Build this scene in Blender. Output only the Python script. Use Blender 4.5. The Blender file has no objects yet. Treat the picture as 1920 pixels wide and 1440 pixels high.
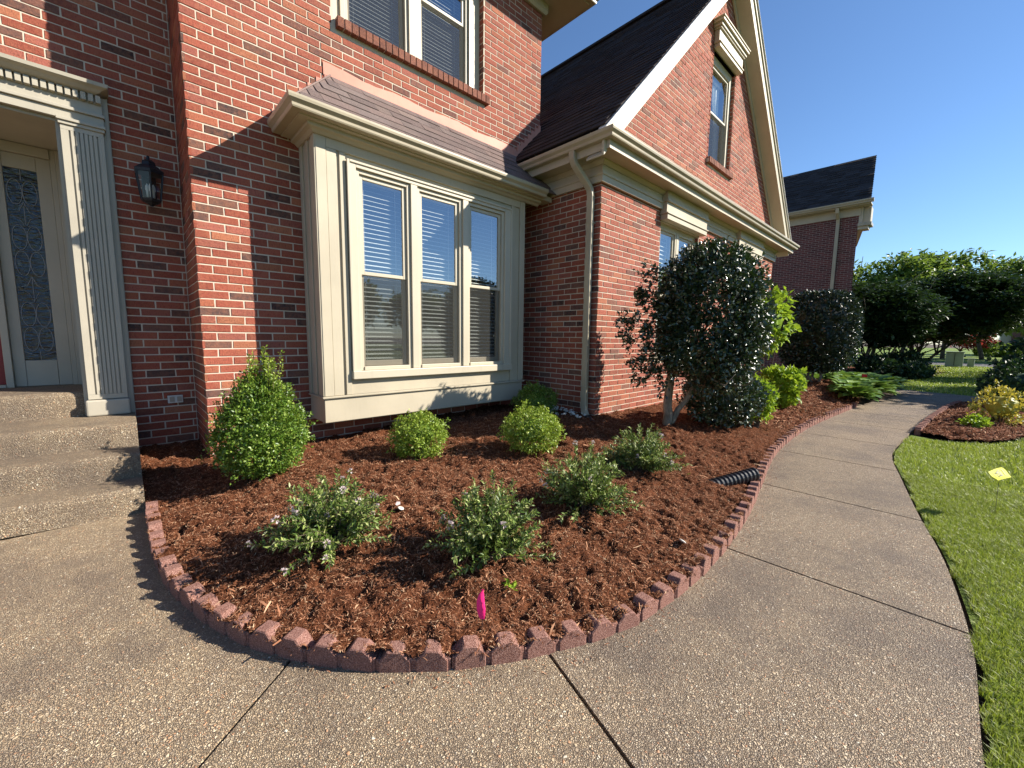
import bpy, bmesh, math, random
import numpy as np
from mathutils import Vector, Matrix
from mathutils.geometry import tessellate_polygon

rng = np.random.default_rng(7)
random.seed(7)
S = bpy.context.scene
C = S.collection

# ------------------------------------------------------------------ camera
YAW, PITCH, ROLL = math.radians(43.424), math.radians(6.393), math.radians(-0.681)
F_PX = 767.8
CAM = np.array([0.0, 0.0, 1.2])
def cam_axes():
    f = np.array([math.sin(YAW)*math.cos(PITCH), math.cos(YAW)*math.cos(PITCH), -math.sin(PITCH)])
    r = np.array([math.cos(YAW), -math.sin(YAW), 0.0]); d = np.cross(f, r)
    c, s = math.cos(ROLL), math.sin(ROLL)
    return np.array([c*r+s*d, -s*r+c*d, f])
CA = cam_axes()
cam_d = bpy.data.cameras.new('camera'); cam_o = bpy.data.objects.new('camera', cam_d); C.objects.link(cam_o)
cam_d.sensor_fit = 'HORIZONTAL'; cam_d.sensor_width = 36.0; cam_d.lens = 36.0*F_PX/1920.0
cam_d.clip_start = 0.05; cam_d.clip_end = 3000
m4 = Matrix.Identity(4)
for i in range(3):
    m4[i][0], m4[i][1], m4[i][2], m4[i][3] = CA[0][i], -CA[1][i], -CA[2][i], CAM[i]
cam_o.matrix_world = m4
S.camera = cam_o

# ------------------------------------------------------------------ sky, sun, exposure
SUN_DIR = Vector((1.054, -1.0, 0.906)).normalized()
ELEV = math.asin(SUN_DIR.z); ROT = math.atan2(SUN_DIR.x, SUN_DIR.y)
W = bpy.data.worlds.new('World'); S.world = W; W.use_nodes = True
nt = W.node_tree; nt.nodes.clear()
sky = nt.nodes.new('ShaderNodeTexSky'); sky.sky_type = 'NISHITA'; sky.sun_disc = False
sky.sun_elevation = ELEV; sky.sun_rotation = ROT
sky.air_density = 1.0; sky.dust_density = 0.0; sky.ozone_density = 6.3; sky.altitude = 0
bg = nt.nodes.new('ShaderNodeBackground'); bg.inputs['Strength'].default_value = 0.086
wo = nt.nodes.new('ShaderNodeOutputWorld')
nt.links.new(sky.outputs[0], bg.inputs[0]); nt.links.new(bg.outputs[0], wo.inputs[0])
sd = bpy.data.lights.new('sun', 'SUN'); so = bpy.data.objects.new('sun', sd); C.objects.link(so)
sd.energy = 5.0; sd.angle = math.radians(0.5); sd.color = (1.0, 0.93, 0.82)
so.rotation_euler = (-SUN_DIR).to_track_quat('-Z', 'Y').to_euler(); so.location = (20, -20, 20)
S.view_settings.view_transform = 'Standard'; S.view_settings.look = 'None'
S.view_settings.exposure = 1.0; S.view_settings.gamma = 1.0
S.cycles.max_bounces = 8; S.cycles.diffuse_bounces = 2; S.cycles.glossy_bounces = 3; S.cycles.transparent_max_bounces = 16
S.cycles.use_denoising = True
S.cycles.caustics_reflective = False; S.cycles.caustics_refractive = False

# ------------------------------------------------------------------ materials
class NT:
    def __init__(self, name):
        self.m = bpy.data.materials.new(name); self.m.use_nodes = True
        self.t = self.m.node_tree; self.t.nodes.clear()
        self.out = self.n('ShaderNodeOutputMaterial')
    def n(self, typ, **kw):
        x = self.t.nodes.new(typ)
        for k, v in kw.items():
            if k in x.inputs: x.inputs[k].default_value = v
            else: setattr(x, k, v)
        return x
    def l(self, a, b): self.t.links.new(a, b)
    def ramp(self, fac, stops, interp='LINEAR'):
        r = self.n('ShaderNodeValToRGB'); r.color_ramp.interpolation = interp
        e = r.color_ramp.elements
        while len(e) < len(stops): e.new(0.5)
        for x, (p, c) in zip(e, stops):
            x.position = p; x.color = (*c, 1) if len(c) == 3 else c
        self.l(fac, r.inputs[0]); return r.outputs[0]
    def noise(self, vec, scale, detail=3, rough=0.55, stretch=None):
        if stretch is not None:
            mp = self.n('ShaderNodeMapping'); mp.inputs['Scale'].default_value = stretch
            self.l(vec, mp.inputs[0]); vec = mp.outputs[0]
        x = self.n('ShaderNodeTexNoise'); x.inputs['Scale'].default_value = scale
        x.inputs['Detail'].default_value = detail; x.inputs['Roughness'].default_value = rough
        self.l(vec, x.inputs['Vector']); return x.outputs[0]
    def mix(self, fac, a, b, blend='MIX'):
        x = self.n('ShaderNodeMix', data_type='RGBA', blend_type=blend)
        if isinstance(fac, (int, float)): x.inputs[0].default_value = fac
        else: self.l(fac, x.inputs[0])
        for s, v in ((6, a), (7, b)):
            if isinstance(v, tuple): x.inputs[s].default_value = (*v[:3], 1)
            else: self.l(v, x.inputs[s])
        return x.outputs[2]
    def math(self, op, a, b=None, clamp=False):
        x = self.n('ShaderNodeMath', operation=op, use_clamp=clamp)
        for s, v in ((0, a), (1, b)):
            if v is None: continue
            if isinstance(v, (int, float)): x.inputs[s].default_value = v
            else: self.l(v, x.inputs[s])
        return x.outputs[0]
    def pos(self): return self.n('ShaderNodeNewGeometry').outputs['Position']
    def bump(self, h, strength=0.5, dist=0.01, nrm=None):
        b = self.n('ShaderNodeBump'); b.inputs['Strength'].default_value = strength
        b.inputs['Distance'].default_value = dist; self.l(h, b.inputs['Height'])
        if nrm is not None: self.l(nrm, b.inputs['Normal'])
        return b.outputs[0]
    def pbsdf(self, color, rough=0.7, nrm=None, spec=0.3, metal=0.0):
        p = self.n('ShaderNodeBsdfPrincipled')
        if isinstance(color, tuple): p.inputs['Base Color'].default_value = (*color[:3], 1)
        else: self.l(color, p.inputs['Base Color'])
        if isinstance(rough, (int, float)): p.inputs['Roughness'].default_value = rough
        else: self.l(rough, p.inputs['Roughness'])
        p.inputs['Specular IOR Level'].default_value = spec; p.inputs['Metallic'].default_value = metal
        if nrm is not None: self.l(nrm, p.inputs['Normal'])
        return p.outputs[0]
    def done(self, sh): self.l(sh, self.out.inputs[0]); return self.m

def paint_mat(name, col, rough=0.5, var=0.10, bump=0.15):
    k = NT(name); p = k.pos()
    n1 = k.noise(p, 2.3, 4); n2 = k.noise(p, 45, 3, stretch=(1, 1, 0.25))
    dk = tuple(c*(1-var) for c in col); lt = tuple(min(1, c*(1+var*0.6)) for c in col)
    c = k.mix(k.ramp(n1, [(0.3, (0, 0, 0)), (0.7, (1, 1, 1))]), dk, lt)
    c = k.mix(k.ramp(n2, [(0.62, (0, 0, 0)), (0.9, (0.35, 0.35, 0.35))]), c, tuple(x*0.7 for x in col))
    n3 = k.noise(p, 9, 5, 0.7, stretch=(1, 1, 0.12)); c = k.mix(k.ramp(n3, [(0.55, (0, 0, 0)), (0.8, (0.30, 0.30, 0.30))]), c, tuple(x*0.55 for x in col))
    return k.done(k.pbsdf(c, rough, k.bump(n2, bump, 0.003), 0.35))

TRIM = paint_mat('cream_paint', (0.475, 0.415, 0.305), 0.5)
TRIM2 = paint_mat('cream_sash_paint', (0.515, 0.455, 0.345), 0.42, 0.06)
PILASTER = paint_mat('stone_grey_paint', (0.42, 0.38, 0.30), 0.5)
GUTTER = paint_mat('cream_gutter_metal', (0.42, 0.36, 0.255), 0.35, 0.12, 0.05)
REDDOOR = paint_mat('dark_red_paint', (0.20, 0.012, 0.02), 0.3)
BLACKMETAL = paint_mat('black_metal', (0.018, 0.020, 0.026), 0.4)
BLACKPLASTIC = paint_mat('black_corrugated_plastic', (0.022, 0.022, 0.025), 0.38)
SALMON = paint_mat('salmon_flashing', (0.62, 0.27, 0.19), 0.6, 0.2, 0.3)
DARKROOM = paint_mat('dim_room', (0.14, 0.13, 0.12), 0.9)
SLAT = paint_mat('white_blind', (0.72, 0.73, 0.68), 0.5, 0.04)
WHITEPLASTIC = paint_mat('white_plastic', (0.62, 0.60, 0.55), 0.4)
GREENBOX = paint_mat('pale_green_enamel', (0.30, 0.34, 0.26), 0.5)
LEAD = paint_mat('lead_came', (0.24, 0.25, 0.26), 0.45)
BULB = paint_mat('frosted_bulb', (0.6, 0.58, 0.52), 0.4)
PINK = paint_mat('pink_plastic', (0.95, 0.03, 0.22), 0.45, 0.08)
YELLOW = paint_mat('yellow_plastic', (0.55, 0.53, 0.003), 0.7, 0.03)
INK = paint_mat('black_print', (0.02, 0.02, 0.02), 0.6)
REDFLAG = paint_mat('red_plastic', (0.75, 0.02, 0.02), 0.5)
PALEROAD = paint_mat('pale_concrete', (0.42, 0.39, 0.34), 0.9)

def tint_source(k, src):
    if src == 'attr':
        a = k.n('ShaderNodeAttribute'); a.attribute_name = 'tint'; return a.outputs[0]
    return k.n('ShaderNodeObjectInfo').outputs['Color']

def brick_mat(name, src):
    k = NT(name); p = k.pos(); t = tint_source(k, src)
    n1 = k.noise(p, 34, 4, 0.65); n2 = k.noise(p, 150, 3, 0.6, stretch=(1.0, 1.0, 0.35)); n3 = k.noise(p, 12, 2)
    c = k.mix(k.ramp(n1, [(0.35, (0, 0, 0)), (0.75, (0.5, 0.5, 0.5))]), t, (0.38, 0.145, 0.078))
    c = k.mix(k.ramp(n2, [(0.3, (0.5, 0.5, 0.5)), (0.5, (0, 0, 0))]), c, (0.10, 0.035, 0.028))
    c = k.mix(k.ramp(n3, [(0.55, (0, 0, 0)), (0.9, (0.22, 0.22, 0.22))]), c, (0.46, 0.26, 0.17))
    v = k.n('ShaderNodeTexVoronoi', feature='DISTANCE_TO_EDGE'); v.inputs['Scale'].default_value = 55
    mp = k.n('ShaderNodeMapping'); mp.inputs['Rotation'].default_value = (0.0, 0.6, 0.0); mp.inputs['Scale'].default_value = (0.5, 1, 1.3)
    k.l(p, mp.inputs[0]); k.l(mp.outputs[0], v.inputs['Vector'])
    h = k.math('ADD', k.math('MULTIPLY', n1, 0.8), k.math('ADD', k.math('MULTIPLY', n2, 0.45), k.ramp(v.outputs[0], [(0, (0, 0, 0)), (0.06, (0.3, 0.3, 0.3))])))
    return k.done(k.pbsdf(c, 0.85, k.bump(h, 0.75, 0.006), 0.2))
BRICK_A = brick_mat('brick_joined', 'attr'); BRICK_O = brick_mat('brick_single', 'obj')

def mortar_mat():
    k = NT('mortar'); p = k.pos(); n = k.noise(p, 70, 4); n2 = k.noise(p, 3, 3)
    c = k.mix(n2, (0.50, 0.42, 0.33), (0.66, 0.57, 0.455))
    return k.done(k.pbsdf(c, 0.95, k.bump(n, 0.5, 0.003), 0.1))
MORTAR = mortar_mat()

def shingle_mat(name, src, dark):
    k = NT(name); p = k.pos(); t = tint_source(k, src)
    v = k.n('ShaderNodeTexVoronoi'); v.inputs['Scale'].default_value = 330; k.l(p, v.inputs['Vector'])
    g = k.n('ShaderNodeSeparateColor'); k.l(v.outputs['Color'], g.inputs[0])
    n = k.noise(p, 5, 3)
    c = k.mix(k.ramp(g.outputs[0], [(0.2, (0, 0, 0)), (0.9, (0.6, 0.6, 0.6))]), t, tuple(x*dark for x in (0.36, 0.28, 0.25)))
    c = k.mix(k.ramp(n, [(0.4, (0, 0, 0)), (0.8, (0.4, 0.4, 0.4))]), c, tuple(x*dark for x in (0.14, 0.11, 0.11)))
    return k.done(k.pbsdf(c, 0.95, k.bump(g.outputs[0], 0.6, 0.003), 0.15))
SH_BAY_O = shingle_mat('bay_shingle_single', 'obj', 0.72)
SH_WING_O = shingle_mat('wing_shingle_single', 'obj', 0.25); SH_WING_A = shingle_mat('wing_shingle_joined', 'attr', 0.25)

def aggregate_mat(name, warm=1.0):
    k = NT(name); p = k.pos()
    def cells(scale, sd):
        mp = k.n('ShaderNodeMapping'); mp.inputs['Location'].default_value = (sd, sd*1.7, sd*0.3); k.l(p, mp.inputs[0])
        nz = k.n('ShaderNodeTexNoise'); nz.inputs['Scale'].default_value = scale*0.8; k.l(mp.outputs[0], nz.inputs['Vector'])
        wv = k.n('ShaderNodeVectorMath', operation='SCALE'); k.l(nz.outputs['Color'], wv.inputs[0]); wv.inputs[3].default_value = 0.5/scale
        ad = k.n('ShaderNodeVectorMath', operation='ADD'); k.l(mp.outputs[0], ad.inputs[0]); k.l(wv.outputs[0], ad.inputs[1])
        a = k.n('ShaderNodeTexVoronoi', feature='F1'); a.inputs['Scale'].default_value = scale; k.l(ad.outputs[0], a.inputs['Vector'])
        b = k.n('ShaderNodeTexVoronoi', feature='DISTANCE_TO_EDGE'); b.inputs['Scale'].default_value = scale; k.l(ad.outputs[0], b.inputs['Vector'])
        g = k.n('ShaderNodeSeparateColor'); k.l(a.outputs['Color'], g.inputs[0])
        return g.outputs[0], g.outputs[1], a.outputs['Distance'], b.outputs['Distance']
    r, g, d, e = cells(178, 0.0)
    r2, g2, d2, e2 = cells(108, 5.3)
    stone = k.ramp(r, [(0.0, (0.190, 0.127, 0.074)), (0.18, (0.358, 0.254, 0.154)), (0.42, (0.493, 0.370, 0.234)), (0.64, (0.627, 0.485, 0.319)), (0.8, (0.403, 0.320, 0.245)), (0.88, (0.784, 0.662, 0.468)), (0.965, (0.560, 0.276, 0.138))], 'CONSTANT')
    stone2 = k.ramp(r2, [(0.0, (0.314, 0.221, 0.128)), (0.4, (0.560, 0.419, 0.266)), (0.7, (0.717, 0.563, 0.372)), (0.88, (0.582, 0.309, 0.160)), (0.94, (0.829, 0.739, 0.575))], 'CONSTANT')
    big = k.ramp(g2, [(0.80, (0, 0, 0)), (0.805, (1, 1, 1))])
    c = k.mix(big, stone, stone2)
    edge = k.mix(big, e, e2)
    gap = k.ramp(edge, [(0.0, (1, 1, 1)), (0.10, (0.75, 0.75, 0.75)), (0.2, (0, 0, 0))])
    c = k.mix(gap, c, (0.20, 0.155, 0.11))
    c = k.mix(0.22, c, (0.37, 0.285, 0.195))
    st = k.noise(p, 1.05, 6, 0.68); st2 = k.noise(p, 4.5, 3)
    c = k.mix(k.ramp(st, [(0.40, (0.62, 0.62, 0.62)), (0.55, (0, 0, 0))]), c, (0.165, 0.128, 0.10))
    c = k.mix(k.ramp(st2, [(0.55, (0, 0, 0)), (0.85, (0.35, 0.35, 0.35))]), c, (0.50*warm, 0.385, 0.245))
    c = k.mix(1.0, c, k.n('ShaderNodeObjectInfo').outputs['Color'], 'MULTIPLY')
    h = k.math('ADD', k.ramp(edge, [(0, (0, 0, 0)), (0.16, (0.8, 0.8, 0.8)), (0.35, (1, 1, 1))]), k.math('MULTIPLY', r, 0.5))
    return k.done(k.pbsdf(c, 0.62, k.bump(h, 0.9, 0.006), 0.35))
AGG = aggregate_mat('exposed_aggregate')

def edging_mat():
    k = NT('red_concrete'); p = k.pos()
    n = k.noise(p, 240, 3, 0.7); n1 = k.noise(p, 9, 3); oi = k.n('ShaderNodeObjectInfo')
    c = k.ramp(n, [(0.36, (0.075, 0.034, 0.026)), (0.50, (0.24, 0.110, 0.082)), (0.66, (0.48, 0.30, 0.24))])
    c = k.mix(k.ramp(n1, [(0.5, (0, 0, 0)), (0.8, (0.5, 0.5, 0.5))]), c, (0.20, 0.125, 0.105))
    c = k.mix(k.math('MULTIPLY', oi.outputs['Random'], 0.35), c, (0.22, 0.115, 0.098))
    return k.done(k.pbsdf(c, 0.95, k.bump(n, 0.7, 0.004), 0.15))
EDGING = edging_mat()

def mulch_mat():
    k = NT('mulch_ground'); p = k.pos()
    n = k.noise(p, 60, 5, 0.7); n2 = k.noise(p, 180, 3, 0.7, stretch=(1, 0.3, 1)); n3 = k.noise(p, 2.0, 3)
    c = k.ramp(n, [(0.3, (0.030, 0.010, 0.005)), (0.5, (0.13, 0.045, 0.020)), (0.7, (0.25, 0.095, 0.042))])
    c = k.mix(k.ramp(n3, [(0.4, (0, 0, 0)), (0.7, (0.4, 0.4, 0.4))]), c, (0.10, 0.034, 0.017))
    h = k.math('ADD', n, k.math('MULTIPLY', n2, 0.6))
    return k.done(k.pbsdf(c, 0.95, k.bump(h, 1.0, 0.02), 0.1))
MULCH = mulch_mat()

def island_mat(name, stops, rough=0.8, trans=0.0, tcol=None, spec=0.3, patch_noise=0.0):
    """colour per separate leaf, blade or chip"""
    k = NT(name); g = k.n('ShaderNodeNewGeometry')
    c = k.ramp(g.outputs['Random Per Island'], stops)
    if patch_noise:
        n = k.noise(g.outputs['Position'], patch_noise, 3)
        c = k.mix(k.ramp(n, [(0.38, (0.45, 0.45, 0.45)), (0.62, (0, 0, 0))]), c, tuple(x*0.8 for x in stops[0][1]))  # patches of uneven turf colour, mixed towards the darkest blade tone
    b = k.pbsdf(c, rough, None, spec)
    if trans > 0:
        t = k.n('ShaderNodeBsdfTranslucent')
        if tcol: k.l(k.mix(0.6, c, tcol), t.inputs[0])
        else: k.l(c, t.inputs[0])
        mx = k.n('ShaderNodeMixShader'); mx.inputs[0].default_value = trans
        k.l(b, mx.inputs[1]); k.l(t.outputs[0], mx.inputs[2]); b = mx.outputs[0]
    return k.done(b)
FIBRE = island_mat('mulch_fibre', [(0.0, (0.06, 0.024, 0.012)), (0.3, (0.22, 0.090, 0.046)), (0.7, (0.36, 0.162, 0.086)), (0.93, (0.47, 0.25, 0.14)), (0.985, (0.60, 0.42, 0.26))], 0.85, spec=0.15)
BOXWOOD = island_mat('boxwood_leaf', [(0, (0.045, 0.10, 0.012)), (0.5, (0.105, 0.195, 0.022)), (0.85, (0.21, 0.31, 0.045)), (1, (0.34, 0.43, 0.09))], 0.38, 0.28, (0.30, 0.42, 0.04), 0.45)
BOXNEW = island_mat('boxwood_new_leaf', [(0, (0.11, 0.19, 0.018)), (0.5, (0.21, 0.31, 0.03)), (1, (0.40, 0.47, 0.09))], 0.42, 0.3, (0.38, 0.48, 0.05), 0.4)
ABELIA = island_mat('abelia_leaf', [(0, (0.05, 0.10, 0.018)), (0.4, (0.12, 0.19, 0.035)), (0.68, (0.22, 0.29, 0.07)), (0.88, (0.38, 0.42, 0.14)), (1, (0.52, 0.52, 0.26))], 0.45, 0.22, (0.25, 0.35, 0.06), 0.4)
HOLLY = island_mat('holly_leaf', [(0, (0.010, 0.026, 0.009)), (0.6, (0.020, 0.046, 0.014)), (1, (0.042, 0.075, 0.022))], 0.36, 0.06, (0.1, 0.2, 0.02), 1.0)
HOLLY2 = island_mat('clipped_holly_leaf', [(0, (0.010, 0.022, 0.010)), (0.6, (0.018, 0.036, 0.015)), (1, (0.036, 0.060, 0.024))], 0.36, 0.04, (0.1, 0.2, 0.02), 1.0)
HYDRANGEA = island_mat('lime_leaf', [(0, (0.11, 0.21, 0.015)), (0.5, (0.19, 0.32, 0.02)), (1, (0.32, 0.44, 0.05))], 0.5, 0.35, (0.45, 0.60, 0.04), 0.3)
HOSTA = island_mat('hosta_leaf', [(0, (0.09, 0.18, 0.035)), (0.6, (0.17, 0.28, 0.05)), (1, (0.30, 0.40, 0.10))], 0.4, 0.22, (0.25, 0.4, 0.05), 0.4)
YEW = island_mat('yew_leaf', [(0, (0.012, 0.034, 0.016)), (0.6, (0.022, 0.056, 0.022)), (1, (0.06, 0.11, 0.035))], 0.5, 0.12, (0.1, 0.2, 0.03), 0.35)
TREELEAF = island_mat('tree_leaf', [(0, (0.045, 0.09, 0.018)), (0.5, (0.085, 0.15, 0.028)), (1, (0.17, 0.25, 0.05))], 0.5, 0.3, (0.3, 0.42, 0.05), 0.35)
REDLEAF = island_mat('red_maple_leaf', [(0, (0.10, 0.018, 0.02)), (0.6, (0.20, 0.03, 0.03)), (1, (0.32, 0.07, 0.05))], 0.5, 0.3, (0.5, 0.06, 0.05), 0.35)
GOLD = island_mat('gold_leaf', [(0, (0.13, 0.20, 0.03)), (0.5, (0.28, 0.31, 0.05)), (0.8, (0.52, 0.47, 0.10)), (1, (0.70, 0.62, 0.20))], 0.5, 0.3, (0.7, 0.5, 0.05), 0.3)
GRASS = island_mat('grass_blade', [(0, (0.17, 0.22, 0.025)), (0.4, (0.30, 0.38, 0.05)), (0.78, (0.42, 0.50, 0.10)), (0.9, (0.58, 0.54, 0.25))], 0.45, 0.3, (0.42, 0.52, 0.04), 0.4, patch_noise=4.0)
PETAL = island_mat('pale_petal', [(0, (0.46, 0.34, 0.36)), (1, (0.66, 0.57, 0.55))], 0.6, 0.25, (0.9, 0.8, 0.8), 0.2)
PEBBLE = island_mat('river_pebble', [(0, (0.22, 0.17, 0.12)), (0.5, (0.46, 0.40, 0.32)), (1, (0.66, 0.62, 0.55))], 0.6, spec=0.3)

def bark_mat(name, a, b):
    k = NT(name); p = k.pos(); n = k.noise(p, 26, 4, 0.6, stretch=(1, 1, 0.3))
    return k.done(k.pbsdf(k.ramp(n, [(0.3, a), (0.7, b)]), 0.9, k.bump(n, 0.6, 0.01), 0.15))
BARK = bark_mat('pale_bark', (0.15, 0.12, 0.085), (0.38, 0.33, 0.26)); BARKD = bark_mat('dark_bark', (0.05, 0.04, 0.03), (0.15, 0.12, 0.09))
def lawn_mat(name, a, b, c_):
    k = NT(name); p = k.pos(); n = k.noise(p, 5, 4); n2 = k.noise(p, 90, 3, 0.7)
    c = k.mix(n, a, b); c = k.mix(k.ramp(n2, [(0.4, (0, 0, 0)), (0.7, (0.7, 0.7, 0.7))]), c, c_)
    return k.done(k.pbsdf(c, 0.8, k.bump(n2, 0.9, 0.03), 0.2))
LAWN = lawn_mat('lawn_turf', (0.09, 0.14, 0.016), (0.15, 0.22, 0.028), (0.22, 0.29, 0.05))
SOIL = lawn_mat('dark_soil', (0.06, 0.043, 0.028), (0.10, 0.072, 0.048), (0.15, 0.11, 0.075))
ASPHALT = lawn_mat('asphalt', (0.10, 0.10, 0.10), (0.14, 0.135, 0.13), (0.17, 0.165, 0.16))

def glass_mat(name, f0=0.10, tint=(0.92, 0.95, 0.95), wav=0.0):
    k = NT(name); g = k.n('ShaderNodeNewGeometry')
    dt = k.n('ShaderNodeVectorMath', operation='DOT_PRODUCT'); k.l(g.outputs['Incoming'], dt.inputs[0]); k.l(g.outputs['Normal'], dt.inputs[1])
    q = k.math('SUBTRACT', 1.0, k.math('ABSOLUTE', dt.outputs['Value']), True)
    fr = k.math('ADD', f0, k.math('MULTIPLY', 1.0-f0, k.math('POWER', q, 5.0)), True)
    gl = k.n('ShaderNodeBsdfGlossy'); gl.inputs['Roughness'].default_value = 0.01; gl.inputs['Color'].default_value = (0.95, 0.97, 1, 1)
    tr = k.n('ShaderNodeBsdfTransparent'); tr.inputs[0].default_value = (*tint, 1)
    if wav:
        h = k.noise(k.pos(), 22, 2, 0.5, stretch=(0.5, 1, 2.2)); b = k.bump(h, wav, 0.02); k.l(b, gl.inputs['Normal'])
    mx = k.n('ShaderNodeMixShader'); k.l(fr, mx.inputs[0]); k.l(tr.outputs[0], mx.inputs[1]); k.l(gl.outputs[0], mx.inputs[2])
    return k.done(mx.outputs[0])
GLASS = glass_mat('window_glass', 0.27)
LEADGLASS = glass_mat('textured_glass', 0.06, (0.22, 0.27, 0.33), 0.6)
LAMPGLASS = glass_mat('lantern_glass', 0.04)
def screen_mat():
    k = NT('insect_screen'); d = k.n('ShaderNodeBsdfDiffuse'); d.inputs[0].default_value = (0.06, 0.06, 0.055, 1)
    tr = k.n('ShaderNodeBsdfTransparent'); mx = k.n('ShaderNodeMixShader'); mx.inputs[0].default_value = 0.45
    k.l(tr.outputs[0], mx.inputs[1]); k.l(d.outputs[0], mx.inputs[2]); return k.done(mx.outputs[0])
SCREEN = screen_mat()

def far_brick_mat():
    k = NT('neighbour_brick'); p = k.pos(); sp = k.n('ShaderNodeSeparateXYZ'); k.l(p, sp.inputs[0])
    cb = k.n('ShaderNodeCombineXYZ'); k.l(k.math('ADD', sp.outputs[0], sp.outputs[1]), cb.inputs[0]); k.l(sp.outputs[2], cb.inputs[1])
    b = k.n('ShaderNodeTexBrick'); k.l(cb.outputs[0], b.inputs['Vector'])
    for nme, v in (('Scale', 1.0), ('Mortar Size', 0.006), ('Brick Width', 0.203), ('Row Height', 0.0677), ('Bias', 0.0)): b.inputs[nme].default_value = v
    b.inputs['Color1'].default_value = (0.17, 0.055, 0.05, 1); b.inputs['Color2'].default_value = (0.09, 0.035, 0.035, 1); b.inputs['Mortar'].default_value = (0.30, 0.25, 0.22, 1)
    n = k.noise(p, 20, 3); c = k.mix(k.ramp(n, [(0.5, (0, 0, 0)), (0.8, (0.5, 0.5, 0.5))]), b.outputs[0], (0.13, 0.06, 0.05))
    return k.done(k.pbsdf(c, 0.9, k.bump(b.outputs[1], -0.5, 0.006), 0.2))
FARBRICK = far_brick_mat()

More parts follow.
